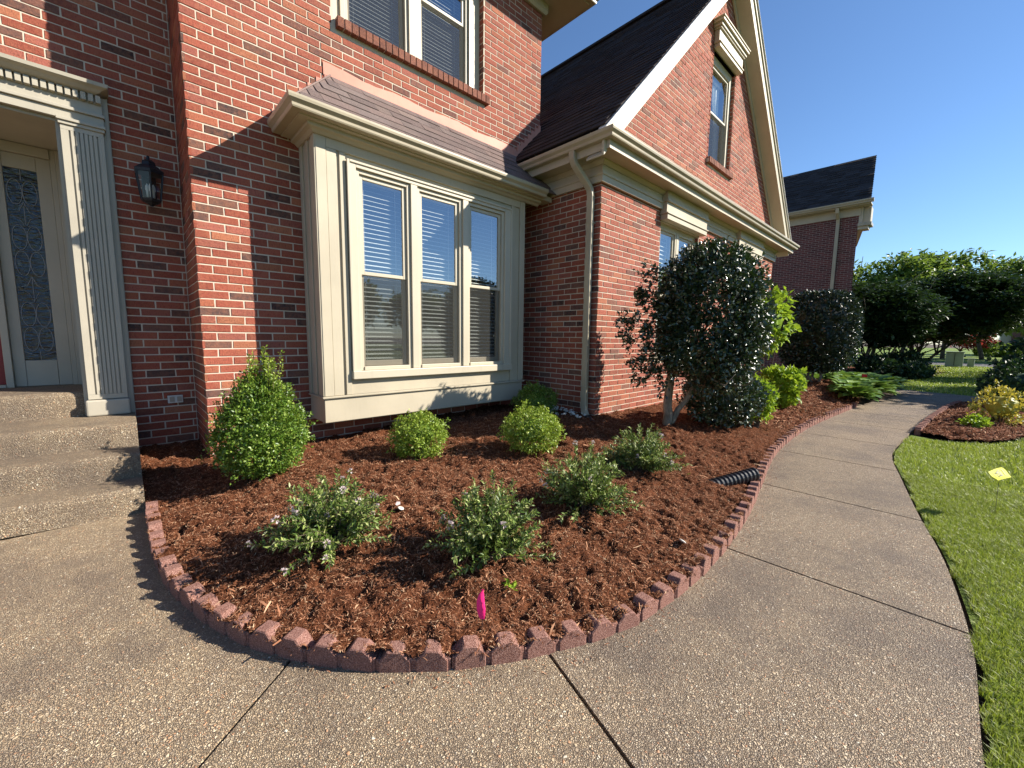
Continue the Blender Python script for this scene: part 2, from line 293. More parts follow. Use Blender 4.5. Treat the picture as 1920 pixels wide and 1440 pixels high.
# ------------------------------------------------------------------ mesh helpers
def thing(name, label, cat, loc=(0, 0, 0), group=None):
    o = bpy.data.objects.new(name, None); C.objects.link(o); o.location = loc; o.empty_display_size = 0.1
    return tag(o, label, cat, group)
def tag(o, label=None, cat=None, group=None, kind=None):
    for k, v in (('label', label), ('category', cat), ('group', group), ('kind', kind)):
        if v: o[k] = v
    return o
def link(name, me, parent=None):
    o = bpy.data.objects.new(name, me); C.objects.link(o)
    if parent is not None:
        o.parent = parent
        o.matrix_parent_inverse = world_of(parent).inverted()
    return o
def world_of(o):
    return (world_of(o.parent) @ o.matrix_parent_inverse @ o.matrix_basis) if o.parent else o.matrix_basis.copy()
class MB:
    def __init__(self): self.v = []; self.f = []; self.t = []
    def add(self, vs, fs, tint=None):
        b = len(self.v); self.v += [tuple(map(float, p)) for p in vs]; self.f += [tuple(i+b for i in q) for q in fs]
        if tint is not None: self.t += [tint]*len(vs)
        return self
    def box(self, x0, x1, y0, y1, z0, z1, tint=None):
        return self.add([(x0,y0,z0),(x1,y0,z0),(x1,y1,z0),(x0,y1,z0),(x0,y0,z1),(x1,y0,z1),(x1,y1,z1),(x0,y1,z1)],
                        [(0,3,2,1),(4,5,6,7),(0,1,5,4),(1,2,6,5),(2,3,7,6),(3,0,4,7)], tint)
    def quad(self, a, b, c, d): return self.add([a, b, c, d], [(0, 1, 2, 3)])
    def prism(self, poly, a, b):
        """poly: list of 3D points; extruded by vector from a to b"""
        d = np.array(b, float)-np.array(a, float); n = len(poly)
        vs = [np.array(p, float) for p in poly]+[np.array(p, float)+d for p in poly]
        fs = [tuple(range(n-1, -1, -1)), tuple(range(n, 2*n))]+[(i, (i+1) % n, n+(i+1) % n, n+i) for i in range(n)]
        return self.add(vs, fs)
    def tube(self, path, rad, n=8, cap=True):
        P = [np.array(p, float) for p in path]; R = rad if hasattr(rad, '__len__') else [rad]*len(P)
        rings = []; prev = None
        for i, p in enumerate(P):
            d = P[min(i+1, len(P)-1)]-P[max(i-1, 0)]; d /= np.linalg.norm(d)+1e-9
            if prev is None:
                u = np.cross(d, [0, 0, 1.0]);
                if np.linalg.norm(u) < 1e-3: u = np.cross(d, [1.0, 0, 0])
            else: u = prev-d*np.dot(prev, d)
            u /= np.linalg.norm(u)+1e-9; prev = u; w = np.cross(d, u)
            rings.append([p+R[i]*(math.cos(2*math.pi*j/n)*u+math.sin(2*math.pi*j/n)*w) for j in range(n)])
        vs = [q for r in rings for q in r]; fs = []
        for i in range(len(P)-1):
            for j in range(n): fs.append((i*n+j, i*n+(j+1) % n, (i+1)*n+(j+1) % n, (i+1)*n+j))
        if cap: fs += [tuple(range(n-1, -1, -1)), tuple(range((len(P)-1)*n, len(P)*n))]
        return self.add(vs, fs)
    def lathe(self, prof, c, n=16):
        vs = []; fs = []
        for r, z in prof:
            for j in range(n): vs.append((c[0]+r*math.cos(2*math.pi*j/n), c[1]+r*math.sin(2*math.pi*j/n), c[2]+z))
        for i in range(len(prof)-1):
            for j in range(n): fs.append((i*n+j, i*n+(j+1) % n, (i+1)*n+(j+1) % n, (i+1)*n+j))
        return self.add(vs, fs)
    def sweep(self, prof, path, closed_prof=True):
        """prof: (out, up) pairs; path: list of (x, y, z) with the outside on the left-hand side when walking backwards"""
        n = len(prof); P = [np.array(p, float) for p in path]; vs = []
        for i, p in enumerate(P):
            ds = []
            if i > 0: ds.append((P[i]-P[i-1])[:2])
            if i < len(P)-1: ds.append((P[i+1]-P[i])[:2])
            ns = []
            for d in ds:
                d = d/np.linalg.norm(d); ns.append(np.array([d[1], -d[0]]))
            m = sum(ns); m = m/np.linalg.norm(m); m = m/np.dot(m, ns[0])
            for o, u in prof: vs.append((p[0]+m[0]*o, p[1]+m[1]*o, p[2]+u))
        fs = []
        for i in range(len(P)-1):
            for j in range(n if closed_prof else n-1): fs.append((i*n+j, i*n+(j+1) % n, (i+1)*n+(j+1) % n, (i+1)*n+j))
        fs += [tuple(range(n)), tuple(range(len(P)*n-1, (len(P)-1)*n-1, -1))]
        return self.add(vs, fs)
    def mesh(self, name, mat, smooth=False):
        me = bpy.data.meshes.new(name); me.from_pydata(self.v, [], self.f)
        if mat: me.materials.append(mat)
        if self.t:
            a = me.color_attributes.new('tint', 'FLOAT_COLOR', 'POINT')
            a.data.foreach_set('color', np.array([(*t[:3], 1.0) for t in self.t], 'f').ravel())
        if smooth: me.polygons.foreach_set('use_smooth', [True]*len(me.polygons))
        me.update(); return me
    def build(self, name, mat, parent=None, smooth=False, fix=True, bevel=0.0):
        me = self.mesh(name, mat, smooth)
        if fix:
            bm = bmesh.new(); bm.from_mesh(me); bmesh.ops.recalc_face_normals(bm, faces=bm.faces); bm.to_mesh(me); bm.free()
        o = link(name, me, parent)
        if bevel:
            b = o.modifiers.new('bevel', 'BEVEL'); b.width = bevel; b.segments = 2; b.limit_method = 'ANGLE'
        return o

def fast_mesh(name, V, nper, mat, faces=None):
    """V: (n*nper,3) verts; each island is one polygon of nper verts, or `faces` (local index tuples) per island"""
    n = len(V)//nper; me = bpy.data.meshes.new(name)
    faces = faces or [tuple(range(nper))]
    me.vertices.add(len(V)); me.vertices.foreach_set('co', np.asarray(V, 'f').ravel())
    idx = []; tot = []
    base = (np.arange(n)*nper)[:, None]
    cols = np.concatenate([np.array(f)[None, :]+base for f in faces], axis=1)
    sizes = np.tile(np.array([len(f) for f in faces]), n)
    me.loops.add(cols.size); me.loops.foreach_set('vertex_index', cols.ravel().astype('i'))
    st = np.concatenate([[0], np.cumsum(sizes)[:-1]])
    me.polygons.add(len(sizes)); me.polygons.foreach_set('loop_start', st.astype('i')); me.polygons.foreach_set('loop_total', sizes.astype('i'))
    me.materials.append(mat); me.update(calc_edges=True); return me

def norm(a): return a/(np.linalg.norm(a, axis=-1, keepdims=True)+1e-9)
def rand_dir(n):
    return norm(rng.normal(size=(n, 3)))
def leaves(name, P, D, N, L, Wd, mat, parent=None, fold=0.15, mid=0.45):
    """one folded kite per leaf"""
    P = np.asarray(P); D = norm(np.asarray(D)); N = np.asarray(N); N = norm(N-D*np.sum(N*D, 1, keepdims=True)); Sd = np.cross(D, N)
    L = np.broadcast_to(L, (len(P),))[:, None]; Wd = np.broadcast_to(Wd, (len(P),))[:, None]
    V = np.stack([P, P+D*L*mid+Sd*Wd/2+N*Wd*fold, P+D*L-N*L*0.08, P+D*L*mid-Sd*Wd/2+N*Wd*fold], 1).reshape(-1, 3)
    return link(name, fast_mesh(name, V, 4, mat, [(0, 1, 2), (0, 2, 3)]), parent)

def inside(px, py, poly):
    poly = np.asarray(poly); r = np.zeros(np.shape(px), bool); j = len(poly)-1
    for i in range(len(poly)):
        xi, yi = poly[i]; xj, yj = poly[j]
        c = ((yi > py) != (yj > py)) & (px < (xj-xi)*(py-yi)/(yj-yi+1e-12)+xi)
        r ^= c; j = i
    return r
def seg_dist(px, py, line):
    d = np.full(np.shape(px), 1e9)
    for (ax, ay), (bx, by) in zip(line[:-1], line[1:]):
        vx, vy = bx-ax, by-ay; t = np.clip(((px-ax)*vx+(py-ay)*vy)/(vx*vx+vy*vy+1e-12), 0, 1)
        d = np.minimum(d, np.hypot(px-ax-t*vx, py-ay-t*vy))
    return d
def catmull(pts, k=8):
    P = [np.array(p, float) for p in pts]; P = [2*P[0]-P[1]]+P+[2*P[-1]-P[-2]]; out = []
    for i in range(1, len(P)-2):
        for t in np.linspace(0, 1, k, endpoint=False):
            a, b, c, d = P[i-1:i+3]
            out.append(0.5*((2*b)+(-a+c)*t+(2*a-5*b+4*c-d)*t*t+(-a+3*b-3*c+d)*t**3))
    out.append(P[-2]); return np.array(out)
def vnoise(x, y, s, seed=0):
    """smooth value noise, -1..1"""
    r = np.random.default_rng(seed); G = r.uniform(-1, 1, (256, 256))
    X = x/s; Y = y/s; i = np.floor(X).astype(int); j = np.floor(Y).astype(int); u = X-i; v = Y-j
    u = u*u*(3-2*u); v = v*v*(3-2*v); g = lambda a, b: G[a % 256, b % 256]
    return (g(i, j)*(1-u)+g(i+1, j)*u)*(1-v)+(g(i, j+1)*(1-u)+g(i+1, j+1)*u)*v
def project(P):
    c = (np.asarray(P)-CAM)@CA.T; z = np.maximum(c[..., 2], 1e-3)
    return 960+F_PX*c[..., 0]/z, 720+F_PX*c[..., 1]/z, c[..., 2]
def fill_poly(name, poly, z, mat, parent=None, thick=0.0):
    tri = tessellate_polygon([[Vector((p[0], p[1], 0)) for p in poly]]); n = len(poly)
    vs = [(p[0], p[1], z) for p in poly]; fs = [tuple(t) for t in tri]
    if thick:
        vs += [(p[0], p[1], z-thick) for p in poly]; fs += [(i, (i+1) % n, n+(i+1) % n, n+i) for i in range(n)]
    mb = MB(); mb.add(vs, fs); return mb.build(name, mat, parent)

# ------------------------------------------------------------------ ground, walk, beds
EDGE = catmull([(0.035,3.62),(0.03,3.41),(0.03,2.99),(0.05,2.58),(0.10,2.29),(0.21,1.88),(0.34,1.62),(0.49,1.40),(0.69,1.20),(0.91,1.04),(1.10,0.94),(1.27,0.865),(1.53,0.79),(1.85,0.757),(2.06,0.752),(2.52,0.775),(3.14,0.85),(3.92,0.98),(4.47,1.08),(5.23,1.175),(6.6,1.23),(7.77,1.19),(9.96,1.06)], 8)
HOSTA_EDGE = catmull([(9.96,1.06),(11.5,0.86),(13.0,0.72),(14.6,0.85)], 6)
WALK_R = catmull([(-5,-0.75),(-1,-0.62),(0.5,-0.36),(1.2,-0.22),(1.7,-0.18),(2.2,-0.18),(2.47,-0.17),(2.92,-0.13),(3.39,-0.07),(4.02,0.04),(5.03,0.19),(5.74,0.29),(6.46,0.31),(7.78,0.23),(9.64,0.09),(11.6,-0.10),(12.4,-0.4),(12.75,-1.2),(12.8,-7)], 6)
FAR_EDGE = catmull([(14.6,0.85),(14.1,-0.5),(13.95,-1.8),(13.95,-7)], 6)

def ground_sheet():
    mb = MB(); mb.add([(-300,-300,-0.045),(600,-300,-0.045),(600,300,-0.045),(-300,300,-0.045)], [(0,1,2,3)])
    tag(mb.build('ground', SOIL), kind='structure')
ground_sheet()
def lawn():
    near = [tuple(p) for p in WALK_R if p[0] > -4.9]
    bedR = [(7.60,0.12)]
    poly = [(p[0]+0.0, p[1]-0.02) for p in near if p[0] < 7.6 and p[1] > -0.7]
    poly += [(7.4,-0.10),(7.6,-0.42),(8.2,-0.70),(9.5,-0.92),(11.5,-1.1),(12.6,-1.25),(12.7,-7),(40,-12),(40,-60),(-5,-60)]
    fill_poly('lawn', poly, -0.018, LAWN); tag(bpy.data.objects['lawn'], kind='structure')
    far = [(14.65,0.9),(14.15,-0.5),(14.0,-1.8),(14.0,-7),(33,-14),(33,14),(23,6),(17.5,3.2),(15.6,2.2)]
    fill_poly('far_lawn', far, -0.014, LAWN); tag(bpy.data.objects['far_lawn'], kind='structure')
    fill_poly('far_verge', [(38,-60),(150,-60),(150,70),(38,70)], -0.016, LAWN); tag(bpy.data.objects['far_verge'], kind='structure')
    fill_poly('road', [(33,-60),(38,-60),(38,70),(33,70)], -0.010, ASPHALT); tag(bpy.data.objects['road'], kind='structure')
    fill_poly('far_driveway', [(38,-7),(60,-8.5),(60,-6),(38,-3.6)], -0.006, PALEROAD); tag(bpy.data.objects['far_driveway'], kind='structure')
    fill_poly('tree_bed', [(15.8,2.3),(17.3,3.1),(22,5.4),(30,8),(30,0.2),(25,-0.1),(20.5,0.35),(17.5,1.0)], -0.008, MULCH); tag(bpy.data.objects['tree_bed'], kind='structure')
lawn()

def walk():
    root = fill_poly('walkway', [(-5,-0.75)]+[tuple(p) for p in WALK_R[1:]]+[tuple(p) for p in FAR_EDGE[::-1]]+[tuple(p) for p in HOSTA_EDGE[::-1]]+[tuple(p) for p in EDGE[::-1]]+[(0.03,3.7),(-5,3.7)], -0.030, SOIL)
    tag(root, kind='structure')
    g = 0.0065
    xr = lambda x: float(np.interp(x, WALK_R[:, 0][WALK_R[:, 0] < 11.5], WALK_R[:, 1][WALK_R[:, 0] < 11.5]))
    eL = np.concatenate([EDGE, HOSTA_EDGE[1:]])
    k0 = int(np.argmin(np.hypot(eL[:, 0]-0.5, eL[:, 1]-1.4))); right = eL[k0:]
    yl = lambda x: float(np.interp(x, right[:, 0], right[:, 1]))
    # panels along the walk
    cuts = [2.475, 3.86, 5.21, 6.46, 7.80, 9.12, 10.45, 11.6]
    for a, b in zip(cuts[:-1], cuts[1:]):
        xs = np.linspace(a+g, b-g, 16); sk = 0.04
        poly = [(x, yl(x)+0.02) for x in xs]+[(x+sk*((x-a)/(b-a)*0), xr(x)) for x in xs[::-1]]
        fill_poly('slab', poly, 0.0, AGG, root, 0.08)
    # end panel that turns
    poly = [(11.6+g, xr(11.49))]+[tuple(p) for p in WALK_R if p[0] > 11.65]+[tuple(p) for p in FAR_EDGE[::-1]]+[tuple(p) for p in HOSTA_EDGE[::-1] if p[0] > 11.65]+[(11.6+g, yl(11.6))]
    fill_poly('slab', poly, 0.0, AGG, root, 0.08)
    # foreground panels
    J1a, J1b = np.array([1.105,0.945]), np.array([0.70,-0.31]); J2a, J2b = np.array([0.352,1.557]), np.array([-2.45,-0.70])
    d1 = (J1b-J1a)/np.linalg.norm(J1b-J1a); n1 = np.array([-d1[1], d1[0]]); d2 = (J2b-J2a)/np.linalg.norm(J2b-J2a); n2 = np.array([-d2[1], d2[0]])
    ei = lambda q: int(np.argmin(np.hypot(EDGE[:, 0]-q[0], EDGE[:, 1]-q[1])))
    i1, i2 = ei(J1a), ei(J2a); w1 = lambda q: [tuple(p) for p in WALK_R if p[0] > q]
    A = [tuple(p+np.array([0.02, 0.0])) for p in EDGE[:i2+1]]
    fill_poly('slab', [(-5,3.66),(0.03,3.66)]+A[1:-1]+[tuple(J2a+n2*-g+d2*-0.02), tuple(J2b+n2*-g), (-5,-0.75)], 0.0, AGG, root, 0.08)
    B = [tuple(p+np.array([0.0, 0.02])) for p in EDGE[i2+1:i1]]
    mid = [tuple(p) for p in WALK_R if J2b[0]+0.05 < p[0] < J1b[0]-0.05]
    fill_poly('slab', [tuple(J2a+n2*g-d2*0.02)]+B+[tuple(J1a-n1*g-d1*0.02), tuple(J1b-n1*g)]+mid[::-1]+[tuple(J2b+n2*g)], 0.0, AGG, root, 0.08)
    Cc = [(p[0], p[1]+0.02) for p in EDGE[i1+1:] if p[0] < 2.46]
    mid = [tuple(p) for p in WALK_R if J1b[0]+0.05 < p[0] < 2.46]
    fill_poly('slab', [tuple(J1a+n1*g-d1*0.02)]+Cc+[(2.475-g, yl(2.47)+0.02), (2.475-g, xr(2.47))]+mid[::-1]+[tuple(J1b+n1*g)], 0.0, AGG, root, 0.08)
walk()
for o in bpy.data.objects['walkway'].children:
    cx_, cy_ = [sum(v.co[i] for v in o.data.vertices)/len(o.data.vertices) for i in (0, 1)]
    f_ = 1.22 if cx_ < 0.1 else 1.12 if cx_ < 1.0 else 1.0 if cx_ < 2.3 else 0.92+0.06*math.sin(cx_*2.7)
    o.color = (f_, f_*(0.99 if cx_ < 1 else 1.0), f_*(0.97 if cx_ < 1 else 1.02), 1)

MAIN_BED = [tuple(p) for p in EDGE]+[(10.6,1.1),(12.5,1.3),(13.6,2.2),(12.5,3.4),(10.9,3.0),(4.1,3.0),(4.1,4.3),(0.5,4.3),(0.5,5.0),(0.0,5.0),(0.03,3.62)]
EDGE_L = [tuple(p) for p in EDGE]
def bed_z(x, y):
    d = seg_dist(x, y, EDGE_L[::4])
    z = 0.066+0.124*np.clip((d-0.05)/0.9, 0, 1)+0.09*np.clip((d-0.9)/1.2, 0, 1)*np.clip((x-1.2)/2.2, 0, 1)
    return z
def bed_bumps(x, y):
    return 0.016*vnoise(x, y, 0.16, 1)+0.014*vnoise(x, y, 0.075, 2)+0.012*vnoise(x, y, 0.036, 3)+0.006*vnoise(x, y, 0.015, 4)-0.05*np.clip(vnoise(x, y, 0.055, 5)-0.38, 0, 1)-0.04*np.clip(vnoise(x, y, 0.034, 6)-0.42, 0, 1)
def grid_bed(name, poly, zf, step, xr_, mat):
    xs = np.arange(xr_[0], xr_[1]+step/2, step); ymin = min(p[1] for p in poly); ymax = max(p[1] for p in poly)
    ys = np.arange(ymin, ymax+step, step); X, Y = np.meshgrid(xs, ys, indexing='ij')
    ok = inside(X, Y, poly); Z = zf(X, Y); f = ok[:-1, :-1] & ok[1:, :-1] & ok[:-1, 1:] & ok[1:, 1:]
    idx = np.arange(X.size).reshape(X.shape)
    q = np.stack([idx[:-1, :-1][f], idx[1:, :-1][f], idx[1:, 1:][f], idx[:-1, 1:][f]], 1)
    used, inv = np.unique(q, return_inverse=True); V = np.stack([X.ravel(), Y.ravel(), Z.ravel()], 1)[used]; q = inv.reshape(-1, 4)
    me = bpy.data.meshes.new(name); me.vertices.add(len(V)); me.vertices.foreach_set('co', V.astype('f').ravel())
    me.loops.add(q.size); me.loops.foreach_set('vertex_index', q.ravel().astype('i')); me.polygons.add(len(q))
    me.polygons.foreach_set('loop_start', (np.arange(len(q))*4).astype('i')); me.polygons.foreach_set('loop_total', np.full(len(q), 4, 'i'))
    me.polygons.foreach_set('use_smooth', np.ones(len(q), bool)); me.materials.append(mat); me.update(calc_edges=True)
    return link(name, me)
zmain = lambda x, y: bed_z(x, y)+bed_bumps(x, y)
tag(grid_bed('mulch_bed', MAIN_BED, zmain, 0.0125, (0.0, 4.5), MULCH), kind='structure')
tag(grid_bed('mulch_bed', MAIN_BED, zmain, 0.03, (4.5, 13.7), MULCH), kind='structure')
BED_R_EDGE = catmull([(7.62,0.20),(8.6,0.14),(9.64,0.05),(11.2,-0.10),(12.1,-0.28)], 6)
BED_R = [tuple(p) for p in BED_R_EDGE]+[(12.5,-0.6),(12.6,-1.5),(11.5,-1.3),(9.5,-1.05),(8.2,-0.80),(7.55,-0.48),(7.40,-0.10)]
zr = lambda x, y: 0.03+0.07*np.clip(seg_dist(x, y, BED_R+[BED_R[0]])/0.35, 0, 1)+bed_bumps(x, y)*0.9
tag(grid_bed('mulch_bed', BED_R, zr, 0.03, (7.3, 12.7), MULCH), kind='structure')

def fibres(name, poly, zf, n, box, L=(0.012, 0.05), Wd=(0.0012, 0.0035), lift=0.006, dens=None):
    out = []
    while sum(len(o) for o in out) < n:
        x = rng.uniform(box[0], box[1], n); y = rng.uniform(box[2], box[3], n)
        k = inside(x, y, poly)
        if dens is not None: k &= rng.uniform(size=n) < dens(x, y)
        out.append(np.stack([x[k], y[k]], 1))
    xy = np.concatenate(out)[:n]; z = zf(xy[:, 0], xy[:, 1])+rng.uniform(-0.002, lift, n)
    P = np.concatenate([xy, z[:, None]], 1); D = rand_dir(n); D[:, 2] *= 0.42; D = norm(D); N = rand_dir(n)*0.6+np.array([0, 0, 1.0]); N = norm(N-D*np.sum(N*D, 1, keepdims=True)); Sd = np.cross(D, N)
    Ln = (L[0]+(L[1]-L[0])*rng.beta(1.3, 3.5, n))[:, None]; w = rng.uniform(Wd[0], Wd[1], n)[:, None]; bend = N*Ln*rng.uniform(-0.05, 0.22, n)[:, None]
    V = np.stack([P-D*Ln/2-Sd*w, P-D*Ln/2+Sd*w*0.6, P+bend+Sd*w, P+D*Ln/2+Sd*w*0.4, P+D*Ln/2-Sd*w*0.4, P+bend-Sd*w], 1).reshape(-1, 3)
    o = link(name, fast_mesh(name, V, 6, FIBRE, [(0, 1, 2, 5), (5, 2, 3, 4)])); return tag(o, 'shredded brown bark mulch covering the planting bed', 'mulch', kind='stuff')
near_d = lambda x, y: np.clip(2.6/np.maximum(np.hypot(x, y), 0.8), 0.12, 1)**1.3
fibres('mulch_shreds', MAIN_BED, zmain, 230000, (0.0, 6.5, 0.7, 4.9), L=(0.008, 0.032), Wd=(0.0007, 0.0017), lift=0.007, dens=near_d)
fibres('mulch_shreds', MAIN_BED, zmain, 900, (0.0, 5.0, 0.7, 4.2), L=(0.04, 0.11), Wd=(0.0015, 0.0045), lift=0.016, dens=near_d)
fibres('mulch_shreds', MAIN_BED, zmain, 22000, (6.0, 13.5, 1.0, 3.3), L=(0.03, 0.09), Wd=(0.003, 0.007))
fibres('mulch_shreds', BED_R, zr, 9000, (7.3, 12.7, -1.5, 0.3), L=(0.03, 0.08), Wd=(0.003, 0.006))

SPILL = [tuple(p-np.array([0.0, 0.09])) for p in EDGE if p[0] > 0.4]+[tuple(p) for p in EDGE[::-1] if p[0] > 0.4]
fibres('mulch_shreds', SPILL, lambda x, y: 0.003+0*x, 420, (0.3, 6.5, 0.6, 1.5), L=(0.008, 0.03), Wd=(0.0008, 0.002), lift=0.003)
# edging blocks
def edging_mesh(length, var):
    """a low slab carrying two chamfered lobes, front face at y = 0"""
    r = np.random.default_rng(var); u = length/2; mb = MB(); bm = bmesh.new()
    def prism(prof, y0, y1):
        f = bm.faces.new([bm.verts.new((x, y0, z)) for x, z in prof]); e = bmesh.ops.extrude_face_region(bm, geom=[f])
        bmesh.ops.translate(bm, verts=[v for v in e['geom'] if isinstance(v, bmesh.types.BMVert)], vec=(0, y1-y0, 0))
    prism([(0, 0), (length, 0), (length, 0.082), (0, 0.082)], 0.006, 0.058)
    for k in range(2):
        lo = 0.076+r.uniform(-0.004, 0.004); hi = 0.112+r.uniform(-0.004, 0.004); a = k*u+u*0.07; w = u*0.86
        prism([(a, 0), (a+w, 0), (a+w, lo), (a+w*0.72, hi), (a+w*0.28, hi+0.002), (a, lo)], 0.0, 0.064)
    bmesh.ops.recalc_face_normals(bm, faces=bm.faces)
    bmesh.ops.bevel(bm, geom=[e for e in bm.edges], offset=0.0035, segments=1, affect='EDGES')
    for v in bm.verts: v.co += Vector((r.uniform(-1, 1), r.uniform(-1, 1), r.uniform(-1, 1)))*0.0009
    me = bpy.data.meshes.new('edging_block'); bm.to_mesh(me); bm.free(); me.materials.append(EDGING); return me
BLK = 0.272
blk_mesh = [edging_mesh(BLK-0.005, v) for v in range(6)]
def ordinal(n): return f"{n}{'th' if 10 <= n % 100 <= 20 else {1:'st',2:'nd',3:'rd'}.get(n % 10, 'th')}"
def lay_blocks(line, side, text, group):
    seg = np.hypot(*np.diff(line, axis=0).T); cum = np.concatenate([[0], np.cumsum(seg)]); n = int(cum[-1]/BLK)
    at = lambda s: np.array([np.interp(s, cum, line[:, 0]), np.interp(s, cum, line[:, 1])])
    for i in range(n):
        a, b = at(i*BLK), at((i+1)*BLK); d = (b-a)/np.linalg.norm(b-a)
        if side < 0: a, b, d = b, a, -d
        o = link('edging_block', blk_mesh[i % 6]); jit = np.random.default_rng(100+i)
        o.location = (a[0], a[1], -0.034+jit.uniform(-0.006, 0.006)); o.rotation_euler = (jit.uniform(-0.03, 0.03), jit.uniform(-0.008, 0.008), math.atan2(d[1], d[0])+jit.uniform(-0.018, 0.018))
        tag(o, text.format(ordinal(i+1)), 'edging block', group)
    return n
lay_blocks(EDGE, 1, 'scalloped red concrete edging block, {} from the entry steps along the house bed', 'edging blocks round the house bed')
lay_blocks(BED_R_EDGE, -1, 'scalloped red concrete edging block, {} from the lawn corner along the small right bed', 'edging blocks of the right bed')

# grass
def grass(name, n, box, poly_ok, hgt, w, label):
    out = []
    while sum(len(o) for o in out) < n:
        x = rng.uniform(box[0], box[1], n); y = rng.uniform(box[2], box[3], n); k = poly_ok(x, y); out.append(np.stack([x[k], y[k]], 1))
    xy = np.concatenate(out)[:n]; P = np.concatenate([xy, np.full((n, 1), -0.02)], 1)
    a = rng.uniform(0, 2*math.pi, n); lean = np.stack([np.cos(a), np.sin(a), np.zeros(n)], 1); sd_ = np.stack([-np.sin(a), np.cos(a), np.zeros(n)], 1)
    tw = rng.uniform(-0.9, 0.9, n); sd_ = sd_*np.cos(tw)[:, None]+lean*np.sin(tw)[:, None]
    h = (hgt*rng.uniform(0.55, 1.25, n)*(1+0.25*vnoise(xy[:, 0], xy[:, 1], 0.25, 9)))[:, None]; ww = (w*rng.uniform(0.7, 1.3, n))[:, None]; b = rng.uniform(0.15, 0.85, n)[:, None]
    up = np.array([0, 0, 1.0])
    M1 = P+up*h*0.55+lean*h*b*0.3; T = P+up*h*(0.98-0.35*b)+lean*h*b
    V = np.stack([P-sd_*ww, P+sd_*ww, M1+sd_*ww*0.8, T, M1-sd_*ww*0.8], 1).reshape(-1, 3)
    return tag(link(name, fast_mesh(name, V, 5, GRASS, [(0, 1, 2, 4), (4, 2, 3)])), label, 'grass', kind='stuff')
wr_x = WALK_R[:, 0][WALK_R[:, 0] < 11.5]; wr_y = WALK_R[:, 1][WALK_R[:, 0] < 11.5]
def near_lawn(x, y):
    e = np.interp(x, wr_x, wr_y)-0.026-0.026*vnoise(x, y, 0.13, 21)-0.02*vnoise(x, y, 0.05, 22)
    lim = np.where(x > 7.3, np.interp(x, [7.3,7.6,8.2,9.5,11.5,12.6], [-0.10,-0.50,-0.80,-1.03,-1.25,-1.4]), e)
    return y < np.minimum(e, lim)
grass('grass', 125000, (1.2, 5.2, -0.85, 0.25), near_lawn, 0.038, 0.0013, 'short mown green grass beside the curved walk')
grass('grass', 50000, (4.5, 9.5, -1.6, 0.3), near_lawn, 0.040, 0.0021, 'short mown green grass in front of the small right bed')
grass('grass', 45000, (0.5, 14, -3.6, -0.5), near_lawn, 0.06, 0.004, 'short mown green grass of the front lawn')
far_poly = [(14.7,0.85),(14.2,-0.5),(14.05,-1.8),(14.05,-5),(32.5,-8),(32.5,6),(23,0.2),(20.5,0.30),(17.5,0.95)]
grass('grass', 45000, (14, 32.5, -8, 6), lambda x, y: inside(x, y, far_poly), 0.07, 0.008, 'shaded green grass beyond the end of the walk')

# ------------------------------------------------------------------ the house
XC, YW, YR, XS, YF = 0.468, 4.163, 4.85, 4.144, 2.915      # corner x, main wall y, entry wall y, wing side x, wing front y
XR2, XWR, ZEAVE = 4.413, 10.90, 5.64
HOUSE = thing('brick_house', 'two-storey red brick house with cream bay window and steep gabled wing', 'house', (2.5, 5.0, 0.0))
CRS, BLN, JT = 0.0677, 0.2032, 0.0098
palette = [((0.325,0.085,0.054),26), ((0.285,0.070,0.046),24), ((0.36,0.112,0.064),13), ((0.38,0.140,0.076),7), ((0.32,0.100,0.074),14), ((0.22,0.062,0.043),9), ((0.095,0.060,0.054),6), ((0.15,0.080,0.062),6), ((0.050,0.038,0.039),4)]
pw = np.array([w for _, w in palette], float); pw /= pw.sum()
def brick_tint(pale=False):
    c = np.array(palette[rng.choice(len(palette), p=pw)][0])
    if pale and c[0] < 0.2 and rng.uniform() < 0.55: c = np.array(palette[rng.choice(5)][0])
    if pale: c = c*0.75+np.array([0.33, 0.125, 0.098])*0.25
    return tuple(c*rng.uniform(0.86, 1.14))
bricks = []      # (wall object key, origin, u, n, length, height, tint)
def lay_bricks(key, org, u, nrm, width, z0, z1, holes=(), clip=None, offset=0.0, quoin=(False, False)):
    """org: 3D point at u=0, z=0; holes: (u0,u1,z0,z1)"""
    k0 = int(math.floor(z0/CRS)); k1 = int(math.ceil(z1/CRS))
    for k in range(k0, k1):
        za, zb = k*CRS+JT/2, (k+1)*CRS-JT/2
        if zb <= z0+0.012 or za >= z1-0.012: continue
        za, zb = max(za, z0), min(zb, z1); zm = (za+zb)/2
        spans = [(0.0, width)]
        if clip: spans = [clip(zm)]
        for h in holes:
            if h[3] <= za or h[2] >= zb: continue
            ns = []
            for a, b in spans:
                if h[1] <= a or h[0] >= b: ns.append((a, b)); continue
                if h[0] > a: ns.append((a, h[0]))
                if h[1] < b: ns.append((h[1], b))
            spans = ns
        ph = offset+(BLN/2 if k % 2 else 0.0)
        for a, b in spans:
            i = math.floor((a-ph)/BLN)
            while True:
                s, e = ph+i*BLN+JT/2, ph+(i+1)*BLN-JT/2
                i += 1
                if s >= b: break
                s2, e2 = max(s, a), min(e, b)
                if e2-s2 < 0.007: continue
                bricks.append((key, np.array(org)+np.array(u)*s2+np.array([0, 0, za]), np.array(u, float), np.array(nrm, float), e2-s2, zb-za, brick_tint(nrm[1] < -0.5 and (key == 'wing' or zm > 3.6))))
walls = {}
def wall_part(key, name, mb):
    walls[key] = mb.build(name, MORTAR, HOUSE); return walls[key]
BAY_HOLE = (1.30, 3.72, 0.45, 2.93); UP_HOLE = (1.61, 3.40, 4.115, 5.40)
